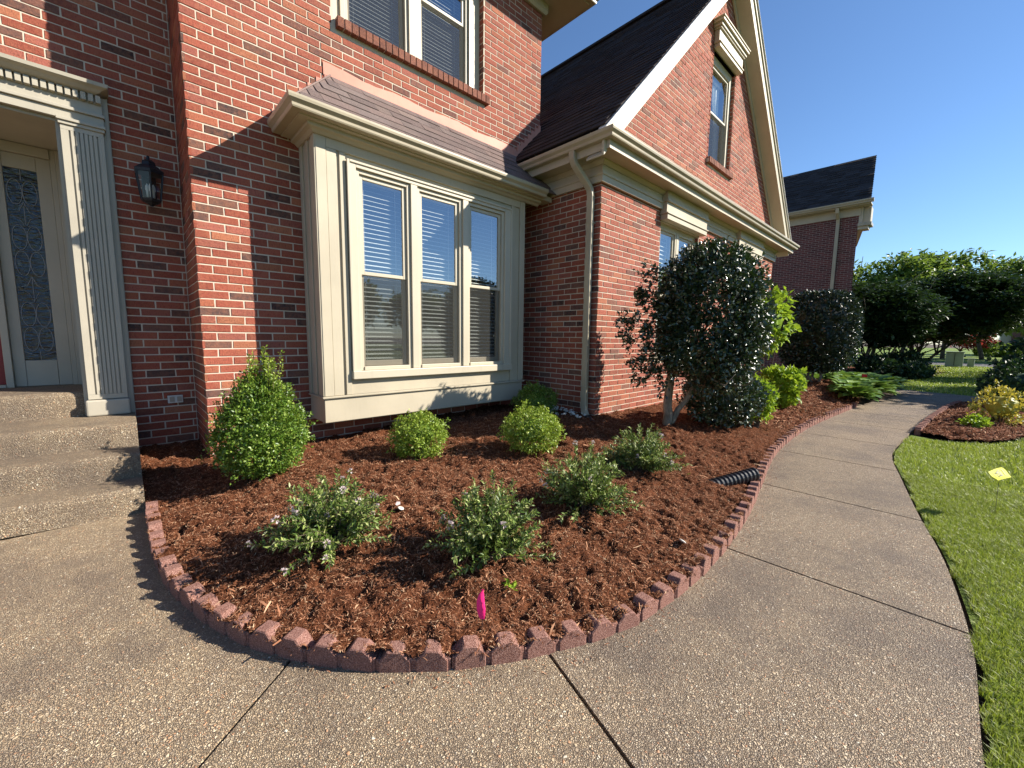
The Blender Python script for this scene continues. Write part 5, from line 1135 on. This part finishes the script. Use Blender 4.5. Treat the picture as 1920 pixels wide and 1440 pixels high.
# flowering abelia-like shrubs
fl_me = None
def flower_mesh():
    r = np.random.default_rng(4); n = 22; d = norm(r.normal(size=(n, 3))+np.array([0, 0, 0.6])); P = d*0.006; N = norm(r.normal(size=(n, 3)))
    D = d; Sd = norm(np.cross(D, N)); L = 0.013; Wd = 0.004
    V = np.stack([P, P+D*L*0.6+Sd*Wd, P+D*L, P+D*L*0.6-Sd*Wd], 1).reshape(-1, 3); return fast_mesh('flower', V, 4, PETAL)
fl_me = flower_mesh()
def abelia(x, y, w, h, label, nst, nfl, seed, lean=(0, 0)):
    r = np.random.default_rng(seed); z0 = ground_z(x, y); t = thing('flowering_shrub', label, 'shrub', (x, y, z0), 'pale-flowered shrubs in the front of the bed')
    QP, QD, QN, QL = [], [], [], []; tips = []
    for s in range(nst):
        a = r.uniform(0, 6.28); out = (w/2)*math.sqrt(r.uniform(0.03, 1.0))*r.uniform(0.7, 1.2); top = h*(1.0-0.50*min(1.2, out/(w/2))**2)*r.choice([r.uniform(0.55, 0.95), r.uniform(0.85, 1.18)])
        droop = r.uniform(0, 0.10)*(out/(w/2)); b = np.array([x+r.normal()*0.025, y+r.normal()*0.025, z0-0.01])
        e = np.array([x+out*math.cos(a)+lean[0]*top, y+out*math.sin(a)+lean[1]*top, z0+max(0.03, top-droop)]); mid = b*0.45+e*0.55+np.array([0, 0, 0.18*top])+r.normal(size=3)*0.012
        pts = [b*(1-q)**2+2*mid*q*(1-q)+e*q*q for q in np.linspace(0, 1, 6)]
        MB().tube(pts, [0.003, 0.0027, 0.0023, 0.002, 0.0015, 0.001], 4, cap=False).build('stem', BARKD, t); tips.append(pts[-1])
        k = r.integers(17, 27)
        for q in np.linspace(0.25, 1.0, k):
            p = b*(1-q)**2+2*mid*q*(1-q)+e*q*q; ax = norm(2*(1-q)*(mid-b)+2*q*(e-mid)); ph = r.uniform(0, 6.28)
            u = norm(np.cross(ax, r.normal(size=3)))
            for sg in (-1, 1):
                QP.append(p); QD.append(ax*0.75+sg*u*0.9+r.normal(size=3)*0.2); QN.append(np.array([0, 0, 1.0])+r.normal(size=3)*0.5); QL.append(r.uniform(0.022, 0.048)*(1.15-0.45*q))
    QL = np.array(QL); leaves('foliage', np.array(QP), np.array(QD), np.array(QN), QL, QL*0.36, ABELIA, t, fold=0.2)
    r.shuffle(tips)
    for p in tips[:nfl]:
        o = link('flower', fl_me, t); o.location = p+np.array([0, 0, 0.006]); s_ = r.uniform(0.7, 1.35); o.scale = (s_, s_, s_); o.rotation_euler = (r.uniform(-0.5, 0.5), r.uniform(-0.5, 0.5), r.uniform(0, 6))
abelia(0.70, 2.06, 0.66, 0.34, 'sprawling variegated shrub with many pale pink flowers, nearest the entry steps', 120, 20, 31)
abelia(1.25, 1.47, 0.58, 0.36, 'rounded variegated shrub with few pale flowers, just behind the pink flag', 125, 5, 32)
abelia(2.02, 1.46, 0.64, 0.36, 'variegated shrub with tall pale sprigs in the middle of the front row', 120, 6, 33, (-0.05, 0.06))
abelia(2.95, 1.60, 0.66, 0.35, 'variegated flowering shrub nearest the drain pipe and holly trunk', 118, 7, 34)
# small weeds / sprigs
for x, y in ((3.20, 1.33), (1.16, 1.22)):
    z = ground_z(x, y); n = 14; a = rng.uniform(0, 6.28, n); D = np.stack([np.cos(a), np.sin(a), rng.uniform(0.2, 1.0, n)], 1)
    tag(leaves('seedling', np.tile([x, y, z], (n, 1))+rand_dir(n)*0.02, D, rand_dir(n)*0.3+np.array([0, 0, 1.0]), 0.04, 0.016, HYDRANGEA), {3.20: 'small pale green seedling beside the shrub next to the drain pipe', 1.16: 'tiny pale green sprig at the foot of the shrub behind the pink flag'}[x], 'seedling')

def limb(mb, a, b, r0, r1, r, wob=0.06, k=6):
    a, b = np.array(a, float), np.array(b, float); pts = [a]
    for q in np.linspace(0, 1, k)[1:-1]: pts.append(a*(1-q)+b*q+r.normal(size=3)*wob*np.linalg.norm(b-a)*0.5)
    pts.append(b); mb.tube(pts, list(np.linspace(r0, r1, len(pts))), 7, cap=True); return pts
# holly tree
HT = thing('holly_tree', 'glossy dark green holly tree with pale multi-stemmed trunk before the wing window', 'tree', (4.66, 2.22, 0.2)); r = np.random.default_rng(77)
hz = ground_z(4.66, 2.22)-0.03
m = MB(); limb(m, (4.66, 2.22, hz), (4.74, 2.24, hz+0.62), 0.058, 0.046, r, 0.03); m.build('trunk', BARK, HT, smooth=True)
m = MB(); limb(m, (4.70, 2.21, hz+0.01), (4.92, 2.02, hz+0.52), 0.038, 0.030, r, 0.05); m.build('trunk', BARK, HT, smooth=True)
ends = []
for i in range(46):
    src = np.array([4.74, 2.24, hz+0.60]) if i % 2 else np.array([4.92, 2.02, hz+0.50]); tgt = np.array([4.62, 1.78, 1.38])+r.uniform(-1, 1, 3)*np.array([0.46, 0.44, 0.6])
    m = MB(); pts = limb(m, src, tgt, 0.014, 0.003, r, 0.10); m.build('branch', BARK, HT, smooth=True); ends += pts[2:]
C0 = np.array([4.62, 1.78, 1.42]); RAD = np.array([0.58, 0.56, 0.78]); pts = []
while len(pts) < 2300:
    d = norm(r.normal(size=3)); q = np.sign(d)*np.abs(d)**0.80; q = q/np.max(np.abs(q))*0+d*(1+0.22*(np.abs(d[0])*np.abs(d[2])))   # boxy-round
    t = r.uniform(0.30, 1.0)**0.42; p = C0+q*RAD*t
    hole = math.sin(p[0]*4.1+0.7)*math.cos(p[2]*3.7+1.1)*math.sin(p[1]*3+p[2]*1.9)
    if hole > 0.33 and r.uniform() < 0.9: continue
    lat = (p[0]-C0[0])*0.727-(p[1]-C0[1])*0.687
    if p[2] < 0.9 and lat < 0.05 and r.uniform() < 0.75: continue
    if lat < -0.46 and r.uniform() < 0.4: continue
    pts.append(p)
for (lt, z, nn) in ((-0.74, 0.98, 12), (-0.86, 1.22, 14), (-0.88, 1.42, 16), (-0.74, 1.66, 18), (-0.66, 1.88, 14), (-0.72, 0.82, 12), (-0.58, 0.92, 14), (-0.66, 1.32, 18), (-0.60, 1.55, 16), (-0.62, 1.12, 16), (-0.5, 0.78, 8)):
    for _ in range(nn): pts.append(np.array([C0[0]+lt*0.727, C0[1]-lt*0.687, z])+r.normal(size=3)*np.array([0.05, 0.05, 0.06]))
P = np.array(pts); N = norm((P-C0)/RAD)
Q, D, Nn, Ls, Ws = cluster_leaves(P, N, 13, 0.07, 0.046, 0.026, up=0.1); leaves('foliage', Q, D, Nn, Ls, Ws, HOLLY, HT, fold=0.22)
# low dark shrub behind the holly and lime-leaved neighbours
def leafy_shrub(name, label, c, rad, ncl, per, L, Wd, mat, group=None, stems=True, spread=0.06, lump=0.08, zfloor=None, up=0.35):
    t = thing(name, label, 'shrub', (c[0], c[1], max(0.0, c[2]-rad[2])), group)
    P, N = shell_points(ncl, rad, c, [(lump, 5, c[0]), (lump, 9, c[1])], 0.45, zfloor)
    Q, D, Nn, Ls, Ws = cluster_leaves(P, N, per, spread, L, Wd, up); leaves('foliage', Q, D, Nn, Ls, Ws, mat, t); core(c, tuple(q*0.55 for q in rad), mat, t, 'inner_foliage')
    if stems:
        for i in range(6):
            a = rng.uniform(0, 6.28); MB().tube([(c[0]+0.03*math.cos(a), c[1]+0.03*math.sin(a), 0.02), (c[0]+rad[0]*0.5*math.cos(a), c[1]+rad[1]*0.5*math.sin(a), c[2])], [0.010, 0.005], 5).build('stem', BARKD, t)
    return t
leafy_shrub('evergreen_shrub', 'low dark evergreen shrub under the right side of the holly tree', (5.36, 1.86, 0.50), (0.50, 0.44, 0.36), 760, 10, 0.045, 0.026, HOLLY, zfloor=0.2)
leafy_shrub('lime_shrub', 'narrow lime green shrub edge showing right of the low evergreen', (5.88, 1.62, 0.44), (0.18, 0.20, 0.27), 170, 8, 0.06, 0.032, HYDRANGEA, zfloor=0.2)
leafy_shrub('hydrangea', 'round bright green hydrangea on the mulch between the two hollies', (7.75, 1.80, 0.44), (0.33, 0.30, 0.31), 200, 9, 0.085, 0.05, HYDRANGEA, zfloor=0.2, lump=0.2)
leafy_shrub('hydrangea', 'tall lime green leafy shrub by the wing corner, behind the holly tree', (9.10, 2.40, 1.58), (0.62, 0.34, 0.55), 120, 8, 0.12, 0.08, HYDRANGEA, up=-0.2, lump=0.22, spread=0.10)
# clipped holly
CH = thing('clipped_holly', 'dark clipped holly shaped like a rounded block on short bare stems', 'tree', (11.75, 2.08, 0.15)); c = np.array([11.78, 2.08, 1.42]); RAD = np.array([0.72, 0.72, 0.90]); r = np.random.default_rng(9)
d = norm(r.normal(size=(3400, 3))); d4 = d/(np.sum(np.abs(d)**3.2, 1, keepdims=True)**(1/3.2)); P = c+d4*RAD*(1-0.2*r.beta(1, 2, 3400))[:, None]*(1+0.03*np.sin(d[:, :1]*11)); P = P[P[:, 2] > 0.5]; N = norm((P-c)/RAD)
Q, D, Nn, Ls, Ws = cluster_leaves(P, N, 9, 0.06, 0.055, 0.034); leaves('foliage', Q, D, Nn, Ls, Ws, HOLLY2, CH, fold=0.22); core(tuple(c), (0.60, 0.60, 0.74), HOLLY2, CH, 'inner_foliage')
for i, (dx, dy) in enumerate(((-0.12, 0.05), (0.05, -0.05), (0.13, 0.06), (-0.03, 0.1))): m = MB(); limb(m, (11.7+dx*0.5, 2.05+dy*0.5, 0.12), (11.75+dx*3, 2.08+dy*3, 0.80), 0.034, 0.022, r, 0.06); m.build('trunk', BARK, CH, smooth=True)

# hostas
def hosta_mesh(seed):
    r = np.random.default_rng(seed); V = []; n = 60
    for i in range(n):
        a = r.uniform(0, 6.28); L = r.uniform(0.20, 0.36); Wd = L*r.uniform(0.42, 0.55); el = r.uniform(0.35, 1.3); d = np.array([math.cos(a), math.sin(a), 0.0]); sd_ = np.array([-math.sin(a), math.cos(a), 0.0]); up = np.array([0, 0, 1.0]); b = d*r.uniform(0, 0.05)
        row = []
        for q, w in ((0.25, 0.15), (0.5, 1.0), (0.8, 0.75), (1.0, 0.05)):
            x = L*q*math.cos(el*(1-0.3*q)); z = L*q*math.sin(el)*1.15-0.42*L*q**2.4; p = b+d*x+up*(z+0.03); row += [p-sd_*Wd/2*w+up*0.02*w, p, p+sd_*Wd/2*w+up*0.02*w]
        V += row
    return fast_mesh('leaf_clump', np.array(V), 12, HOSTA, [(i*3+j, i*3+j+1, i*3+j+4, i*3+j+3) for i in range(3) for j in range(2)])
hm = [hosta_mesh(s) for s in range(4)]; r = np.random.default_rng(21); placed = []; HP = [(9.9,1.10),(11.4,0.92),(13.2,0.80),(13.9,1.2),(13.9,2.4),(12.6,2.9),(12.3,1.45),(10.7,1.35)]
for _ in range(2000):
    x, y = r.uniform(9.9, 14), r.uniform(0.8, 3.0)
    if not bool(inside(np.array(x), np.array(y), HP)) or any((x-a)**2+(y-b)**2 < 0.27**2 for a, b in placed): continue
    placed.append((x, y)); o = link('hosta', hm[len(placed) % 4]); o.location = (x, y, 0.10); o.rotation_euler = (0, 0, r.uniform(0, 6.28)); s_ = r.uniform(1.05, 1.4); o.scale = (s_, s_, s_*r.uniform(0.9, 1.1))
    tag(o, 'leafy green hosta in the low border at the bend of the walk', 'hosta', 'hostas bordering the walk')

# right bed plants
leafy_shrub('golden_shrub', 'golden yellow leaved shrub in the small right bed', (9.15, -0.62, 0.30), (0.42, 0.30, 0.27), 150, 8, 0.05, 0.028, GOLD, zfloor=0.05, lump=0.25)
leafy_shrub('green_perennial', 'tiny light green plant beside the golden shrub', (8.35, -0.36, 0.13), (0.14, 0.10, 0.07), 50, 8, 0.045, 0.03, HYDRANGEA, stems=False)
leafy_shrub('evergreen_shrub', 'dark green shrub behind the golden shrub at the right edge', (11.9, -1.02, 0.42), (0.72, 0.55, 0.46), 420, 9, 0.07, 0.04, YEW)
leafy_shrub('evergreen_shrub', 'large dark shrub at the far right beyond the walk', (15.6, -1.75, 0.70), (0.95, 0.9, 0.75), 480, 9, 0.10, 0.06, YEW)

# ------------------------------------------------------------------ neighbour house, far things
NX, NY = 18.5, 2.46
NB = thing('neighbour_house', 'dark red brick neighbouring house in shade with black shingle roof', 'house', (22, 8, 0))
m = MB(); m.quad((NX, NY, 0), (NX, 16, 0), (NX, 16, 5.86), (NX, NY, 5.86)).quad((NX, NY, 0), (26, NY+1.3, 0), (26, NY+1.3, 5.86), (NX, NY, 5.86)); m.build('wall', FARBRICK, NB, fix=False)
sol = MB().box(NX-0.008, NX+0.002, NY, 16, 5.28, 5.48).build('soldier_course', FARBRICK, NB)
MB().box(NX-0.05, NX+0.02, NY-0.04, 16, 5.48, 5.74).build('frieze_board', TRIM, NB); MB().box(NX-0.38, NX+0.02, NY-0.33, 16, 5.741, 5.78).build('soffit', TRIM, NB)
MB().add([(NX+0.021, NY-0.33, 5.78), (26, NY+0.97, 5.78), (26, NY+1.3, 5.78), (NX+0.021, NY, 5.78)], [(0, 1, 2, 3)]).build('front_soffit', TRIM, NB)
MB().sweep([(q[0]*1.2, q[1]*1.3) for q in KPROF], [(NX-0.38, 16, 5.77), (NX-0.38, NY-0.40, 5.77)]).build('gutter', GUTTER, NB)
m = MB(); m.add([(NX-0.46, NY-0.32, 5.87), (NX-0.46, 16, 5.87), (NX+1.40, 16, 7.80), (NX+1.40, NY-0.10, 7.80), (NX+3.3, NY+0.25, 5.87), (NX+3.3, 16, 5.87)], [(0, 1, 2, 3), (3, 2, 5, 4)])
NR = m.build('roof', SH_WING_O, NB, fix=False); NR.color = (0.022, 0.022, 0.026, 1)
jn = MB(); nl = math.hypot(1.86, 1.93); r = np.random.default_rng(2)
for k in range(19):
    s0, s1 = k/19, (k+1.1)/19; y = NY-0.33+0.2*s0
    while y < 12:
        w = r.uniform(0.2, 0.45); c_ = r.uniform(0.016, 0.05); z_ = r.uniform(0.008, 0.03); a = np.array([NX-0.47+1.86*s0, 0, 5.87+1.93*s0]); b = np.array([NX-0.47+1.86*s1, 0, 5.87+1.93*s1]); nn = np.array([-0.7, 0, 0.7])
        jn.add([a+nn*z_+[0, y, 0], a+nn*z_+[0, y+w, 0], b+nn*0.004+[0, y+w, 0], b+nn*0.004+[0, y, 0], a+[0, y, 0], a+[0, y+w, 0]], [(0, 3, 2, 1), (4, 0, 1, 5)], (c_, c_, c_*1.1)); y += w
tag(jn.build('shingles', SH_WING_A, NR), kind='stuff')
# front cornice return and rake frieze
MB().box(NX-0.10, NX+0.30, NY-0.28, NY-0.002, 5.00, 5.10).build('cornice_return', TRIM, NB); MB().box(NX-0.16, NX+0.36, NY-0.36, NY-0.002, 5.101, 5.20).build('cornice_return', GUTTER, NB)
MB().box(NX-0.02, NX+0.10, NY-0.10, NY-0.003, 5.201, 5.74).build('corner_frieze', TRIM, NB); MB().box(NX+0.101, NX+0.5, NY-0.30, NY-0.003, 5.201, 5.74).build('gable_soffit', TRIM, NB)
rect_pipe([(NX-0.40, NY+0.55, 5.76), (NX-0.36, NY+0.55, 5.62), (NX-0.12, NY+0.55, 5.45), (NX-0.07, NY+0.55, 5.30), (NX-0.07, NY+0.55, 0.2)], 0.10, 0.08, 'downspout', GUTTER, NB)

def tree(name, label, base, h, crown_c, rad, n, L, mat, group=None, bark=BARKD, flat=0.0, nb=8, tr=0.10, gap=0.3, per=9, sp=0.25, cat='tree', leanpts=None, dome=False):
    t = thing(name, label, cat, base, group); r = np.random.default_rng(int(abs(base[0]*31+base[1]*17)) % 9999); b = np.array(base, float); cc = np.array(crown_c, float); rd = np.array(rad, float)
    starts = leanpts or [b]
    for s in starts:
        m = MB(); e = np.array(s)*0.35+cc*0.65+r.normal(size=3)*rd*0.2; limb(m, s, e, tr, tr*0.45, r, 0.06); m.build('trunk', bark, t, smooth=True)
        for _ in range(nb//len(starts)+1):
            m = MB(); limb(m, np.array(s)*0.6+e*0.4, cc+r.normal(size=3)*rd*0.45, tr*0.45, tr*0.12, r, 0.10); m.build('branch', bark, t, smooth=True)
    lob = [(norm(r.normal(size=3))*0.62, r.uniform(0.32, 0.55)) for _ in range(11)]+[(np.zeros(3), 0.6)]
    if dome: lob = [(norm(r.normal(size=3)*np.array([1, 1, 0.8]))*0.42, r.uniform(0.50, 0.62)) for _ in range(9)]+[(np.zeros(3), 0.85), (np.array([0, 0, 0.1]), 0.9)]
    P = []
    while len(P) < n:
        lc_, lr = lob[r.integers(len(lob))]; d = norm(r.normal(size=3)); p = lc_+d*lr*(r.uniform(0.35, 1.0)**0.5)
        if math.sin(p[0]*7+cc[0])*math.sin(p[1]*6+1)*math.cos(p[2]*8) > gap: continue
        P.append(p)
    P = np.array(P); N = norm(P+1e-6); P = P*rd+cc; m_ = len(P)
    ci = np.repeat(np.arange(m_), per); k = len(ci); off = rand_dir(k)*sp*rng.uniform(0, 1, k)[:, None]
    if flat: off[:, 2] *= (1-flat)
    Q = P[ci]+off; D = rand_dir(k)+N[ci]*0.4; Nn = rand_dir(k)*(1-flat*0.7)+np.array([0, 0, 1.0+flat])
    if flat: D[:, 2] *= (1-flat)
    s_ = rng.uniform(0.6, 1.3, k); leaves('crown', Q, D, Nn, L*s_, L*0.5*s_, mat, t); return t
# the big dark spreading evergreens at the end of the walk
tree('spreading_evergreen', 'wide dark evergreen tree with many pale bare stems, beside the neighbouring house', (21.2, 2.05, 0), 4.0, (21.0, 1.98, 2.30), (2.2, 2.0, 1.42), 4200, 0.17, YEW, None, BARK, 0.72, 10, 0.05, 1.1, 8, 0.34, dome=True, leanpts=[(21.1, 2.2, 0), (21.2, 2.05, 0), (21.3, 1.9, 0), (21.0, 2.1, 0), (21.4, 2.05, 0)])
tree('spreading_evergreen', 'wide dark evergreen tree with dark stems leaning right over the lawn', (23.4, 1.0, 0), 4.4, (25.2, -0.02, 2.62), (2.9, 2.7, 1.62), 5400, 0.18, YEW, None, BARKD, 0.72, 12, 0.06, 1.1, 8, 0.34, dome=True, leanpts=[(23.2, 1.15, 0), (23.4, 1.0, 0), (23.6, 0.85, 0), (23.8, 0.7, 0)])
for (x, y, z, a, lab) in ((20.0, 1.75, 0.32, (0.9, 0.6, 0.36), 'low shaded shrub below the spreading evergreen by the neighbouring house'), (21.6, 1.05, 0.42, (1.1, 0.6, 0.45), 'low leafy shrub below the leaning evergreen stems'), (19.8, 0.75, 0.20, (0.8, 0.45, 0.22), 'sparse twiggy ground shrub at the edge of the tree bed')):
    leafy_shrub('understory_shrub', lab, (x, y, z), a, 230, 8, 0.13, 0.07, YEW, 'shrubs under the evergreens', True, 0.16)
# lighter trees behind
bgt = [(41.5, 5.2, 6.9, 3.4, TREELEAF), (44.0, 2.3, 8.1, 3.4, TREELEAF), (46.3, 0.2, 7.9, 3.2, TREELEAF), (48.3, -1.9, 7.5, 3.0, TREELEAF), (50.5, -4.2, 7.6, 3.2, TREELEAF), (46, -7.5, 7.4, 3.4, TREELEAF)]
bl = ['sunlit green tree just right of the neighbouring house wall', 'tallest sunlit tree rising behind the dark evergreens', 'green tree behind the middle of the dark evergreens', 'green tree behind the right half of the dark evergreens', 'green tree at the right edge behind the evergreens', 'green street tree at the far right margin']
for (x, y, h, rr_, mt), lab in zip(bgt, bl): tree('deciduous_tree', lab, (x, y, 0), h, (x, y, h*0.64), (rr_*0.85, rr_*0.85, h*0.38), 900, 0.40, mt, 'trees beyond the road', BARKD, 0.2, 8, 0.15, 0.3, 8, 0.6)
tree('red_maple', 'small dark red maple across the road', (56, -1.2, 0), 2.6, (56, -1.2, 1.6), (2.0, 1.8, 0.8), 220, 0.28, REDLEAF, 'red maples', BARKD, 0.3, 5, 0.07, 0.4, 8, 0.3)
tree('red_maple', 'dark red maple glimpsed between the evergreen stems', (52, 2.4, 0), 3.6, (52, 2.4, 2.3), (2.0, 1.8, 1.2), 260, 0.28, REDLEAF, 'red maples', BARKD, 0.3, 5, 0.07, 0.4, 8, 0.3)
for i, (x, y, rr_, lab) in enumerate(((57, -2.4, 0.85, 'tall round clipped bush beside the red maple'), (58, -3.2, 0.6, 'middle round clipped bush in front of the far house'), (58.5, -4.0, 0.5, 'smallest round clipped bush in front of the far house'))):
    leafy_shrub('round_bush', lab, (x, y, rr_), (rr_, rr_, rr_), 160, 7, 0.20, 0.12, TREELEAF, 'clipped bushes at the far house', False, 0.15)
# utility boxes
ub = thing('utility_cabinet', 'large pale green utility cabinet on the far lawn', 'utility box', (31.2, -0.35, 0)); MB().box(30.95, 31.5, -0.62, 0.02, 0.0, 0.74).build('body', GREENBOX, ub, bevel=0.03); MB().box(30.91, 31.54, -0.66, 0.06, 0.741, 0.78).build('lid', GREENBOX, ub, bevel=0.02); MB().box(30.935, 30.949, -0.31, -0.29, 0.08, 0.70).build('door_seam', BLACKMETAL, ub)
ub = thing('utility_cabinet', 'small pale green utility pedestal beside the large cabinet', 'utility box', (31.6, -1.25, 0)); MB().box(31.4, 31.7, -1.02, -0.78, 0.0, 0.42).build('body', GREENBOX, ub, bevel=0.03); MB().box(31.38, 31.72, -1.04, -0.76, 0.421, 0.45).build('lid', GREENBOX, ub, bevel=0.02)
# far house
FH = thing('far_house', 'distant brick house with white window beyond the road', 'house', (68, -8, 0))
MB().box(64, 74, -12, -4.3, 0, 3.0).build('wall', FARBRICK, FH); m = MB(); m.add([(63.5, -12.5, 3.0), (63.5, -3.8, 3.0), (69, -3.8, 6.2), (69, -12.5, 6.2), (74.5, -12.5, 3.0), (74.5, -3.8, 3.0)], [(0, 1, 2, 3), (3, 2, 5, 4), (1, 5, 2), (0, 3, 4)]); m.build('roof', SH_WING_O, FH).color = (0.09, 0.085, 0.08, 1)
for y in (-5.9, -8.6): w_ = MB().box(63.90, 64.0, y-0.75, y+0.75, 0.9, 2.4).build('window', TRIM2, FH); MB().box(63.885, 63.899, y-0.66, y-0.03, 0.98, 2.32).build('pane', GLASS, w_); MB().box(63.885, 63.899, y+0.03, y+0.66, 0.98, 2.32).build('pane', GLASS, w_)
MB().box(64.5, 66, -4.29, -3.6, 0, 2.8).build('porch', TRIM2, FH)
# trees to the right of the view and across the street: they shade the far lawn and show in the window panes
for i, (x, y, h, rr_, lab) in enumerate(((19.3, -5.0, 6.2, 2.0, 'street tree shading the end of the walk, just outside the right margin'), (24.5, -6.0, 6.5, 2.4, 'street tree shading the far lawn, outside the right margin'), (30.5, -8.0, 7.0, 2.6, 'farther street tree outside the right margin'), (17.2, -5.6, 5.2, 1.5, 'nearest street tree outside the right margin'))):
    tree('deciduous_tree', lab, (x, y, 0), h, (x, y, h*0.62), (rr_, rr_, h*0.36), 420, 0.30, TREELEAF, 'street trees right of the view', BARKD, 0.2, 7, 0.12, 0.25, 8, 0.5)
for i, (x, y, h, rr_) in enumerate(((10, -33, 7.0, 3.4), (17, -36, 8.0, 3.8), (24, -34, 6.5, 3.4), (31, -37, 8.0, 4.0), (39, -34, 7.2, 3.6), (3, -35, 7.5, 3.6))):
    tree('deciduous_tree', ['leafy tree across the street, second from the left end of its row', 'tall tree across the street between two smaller ones', 'lowest tree across the street in the middle of its row', 'tallest spreading tree across the street', 'tree across the street at the right end of its row', 'tree across the street at the left end of its row'][i], (x, y, 0), h, (x, y, h*0.6), (rr_, rr_*0.8, h*0.40), 330, 0.55, TREELEAF, 'trees across the street', BARKD, 0.2, 6, 0.16, 0.3, 8, 0.7)
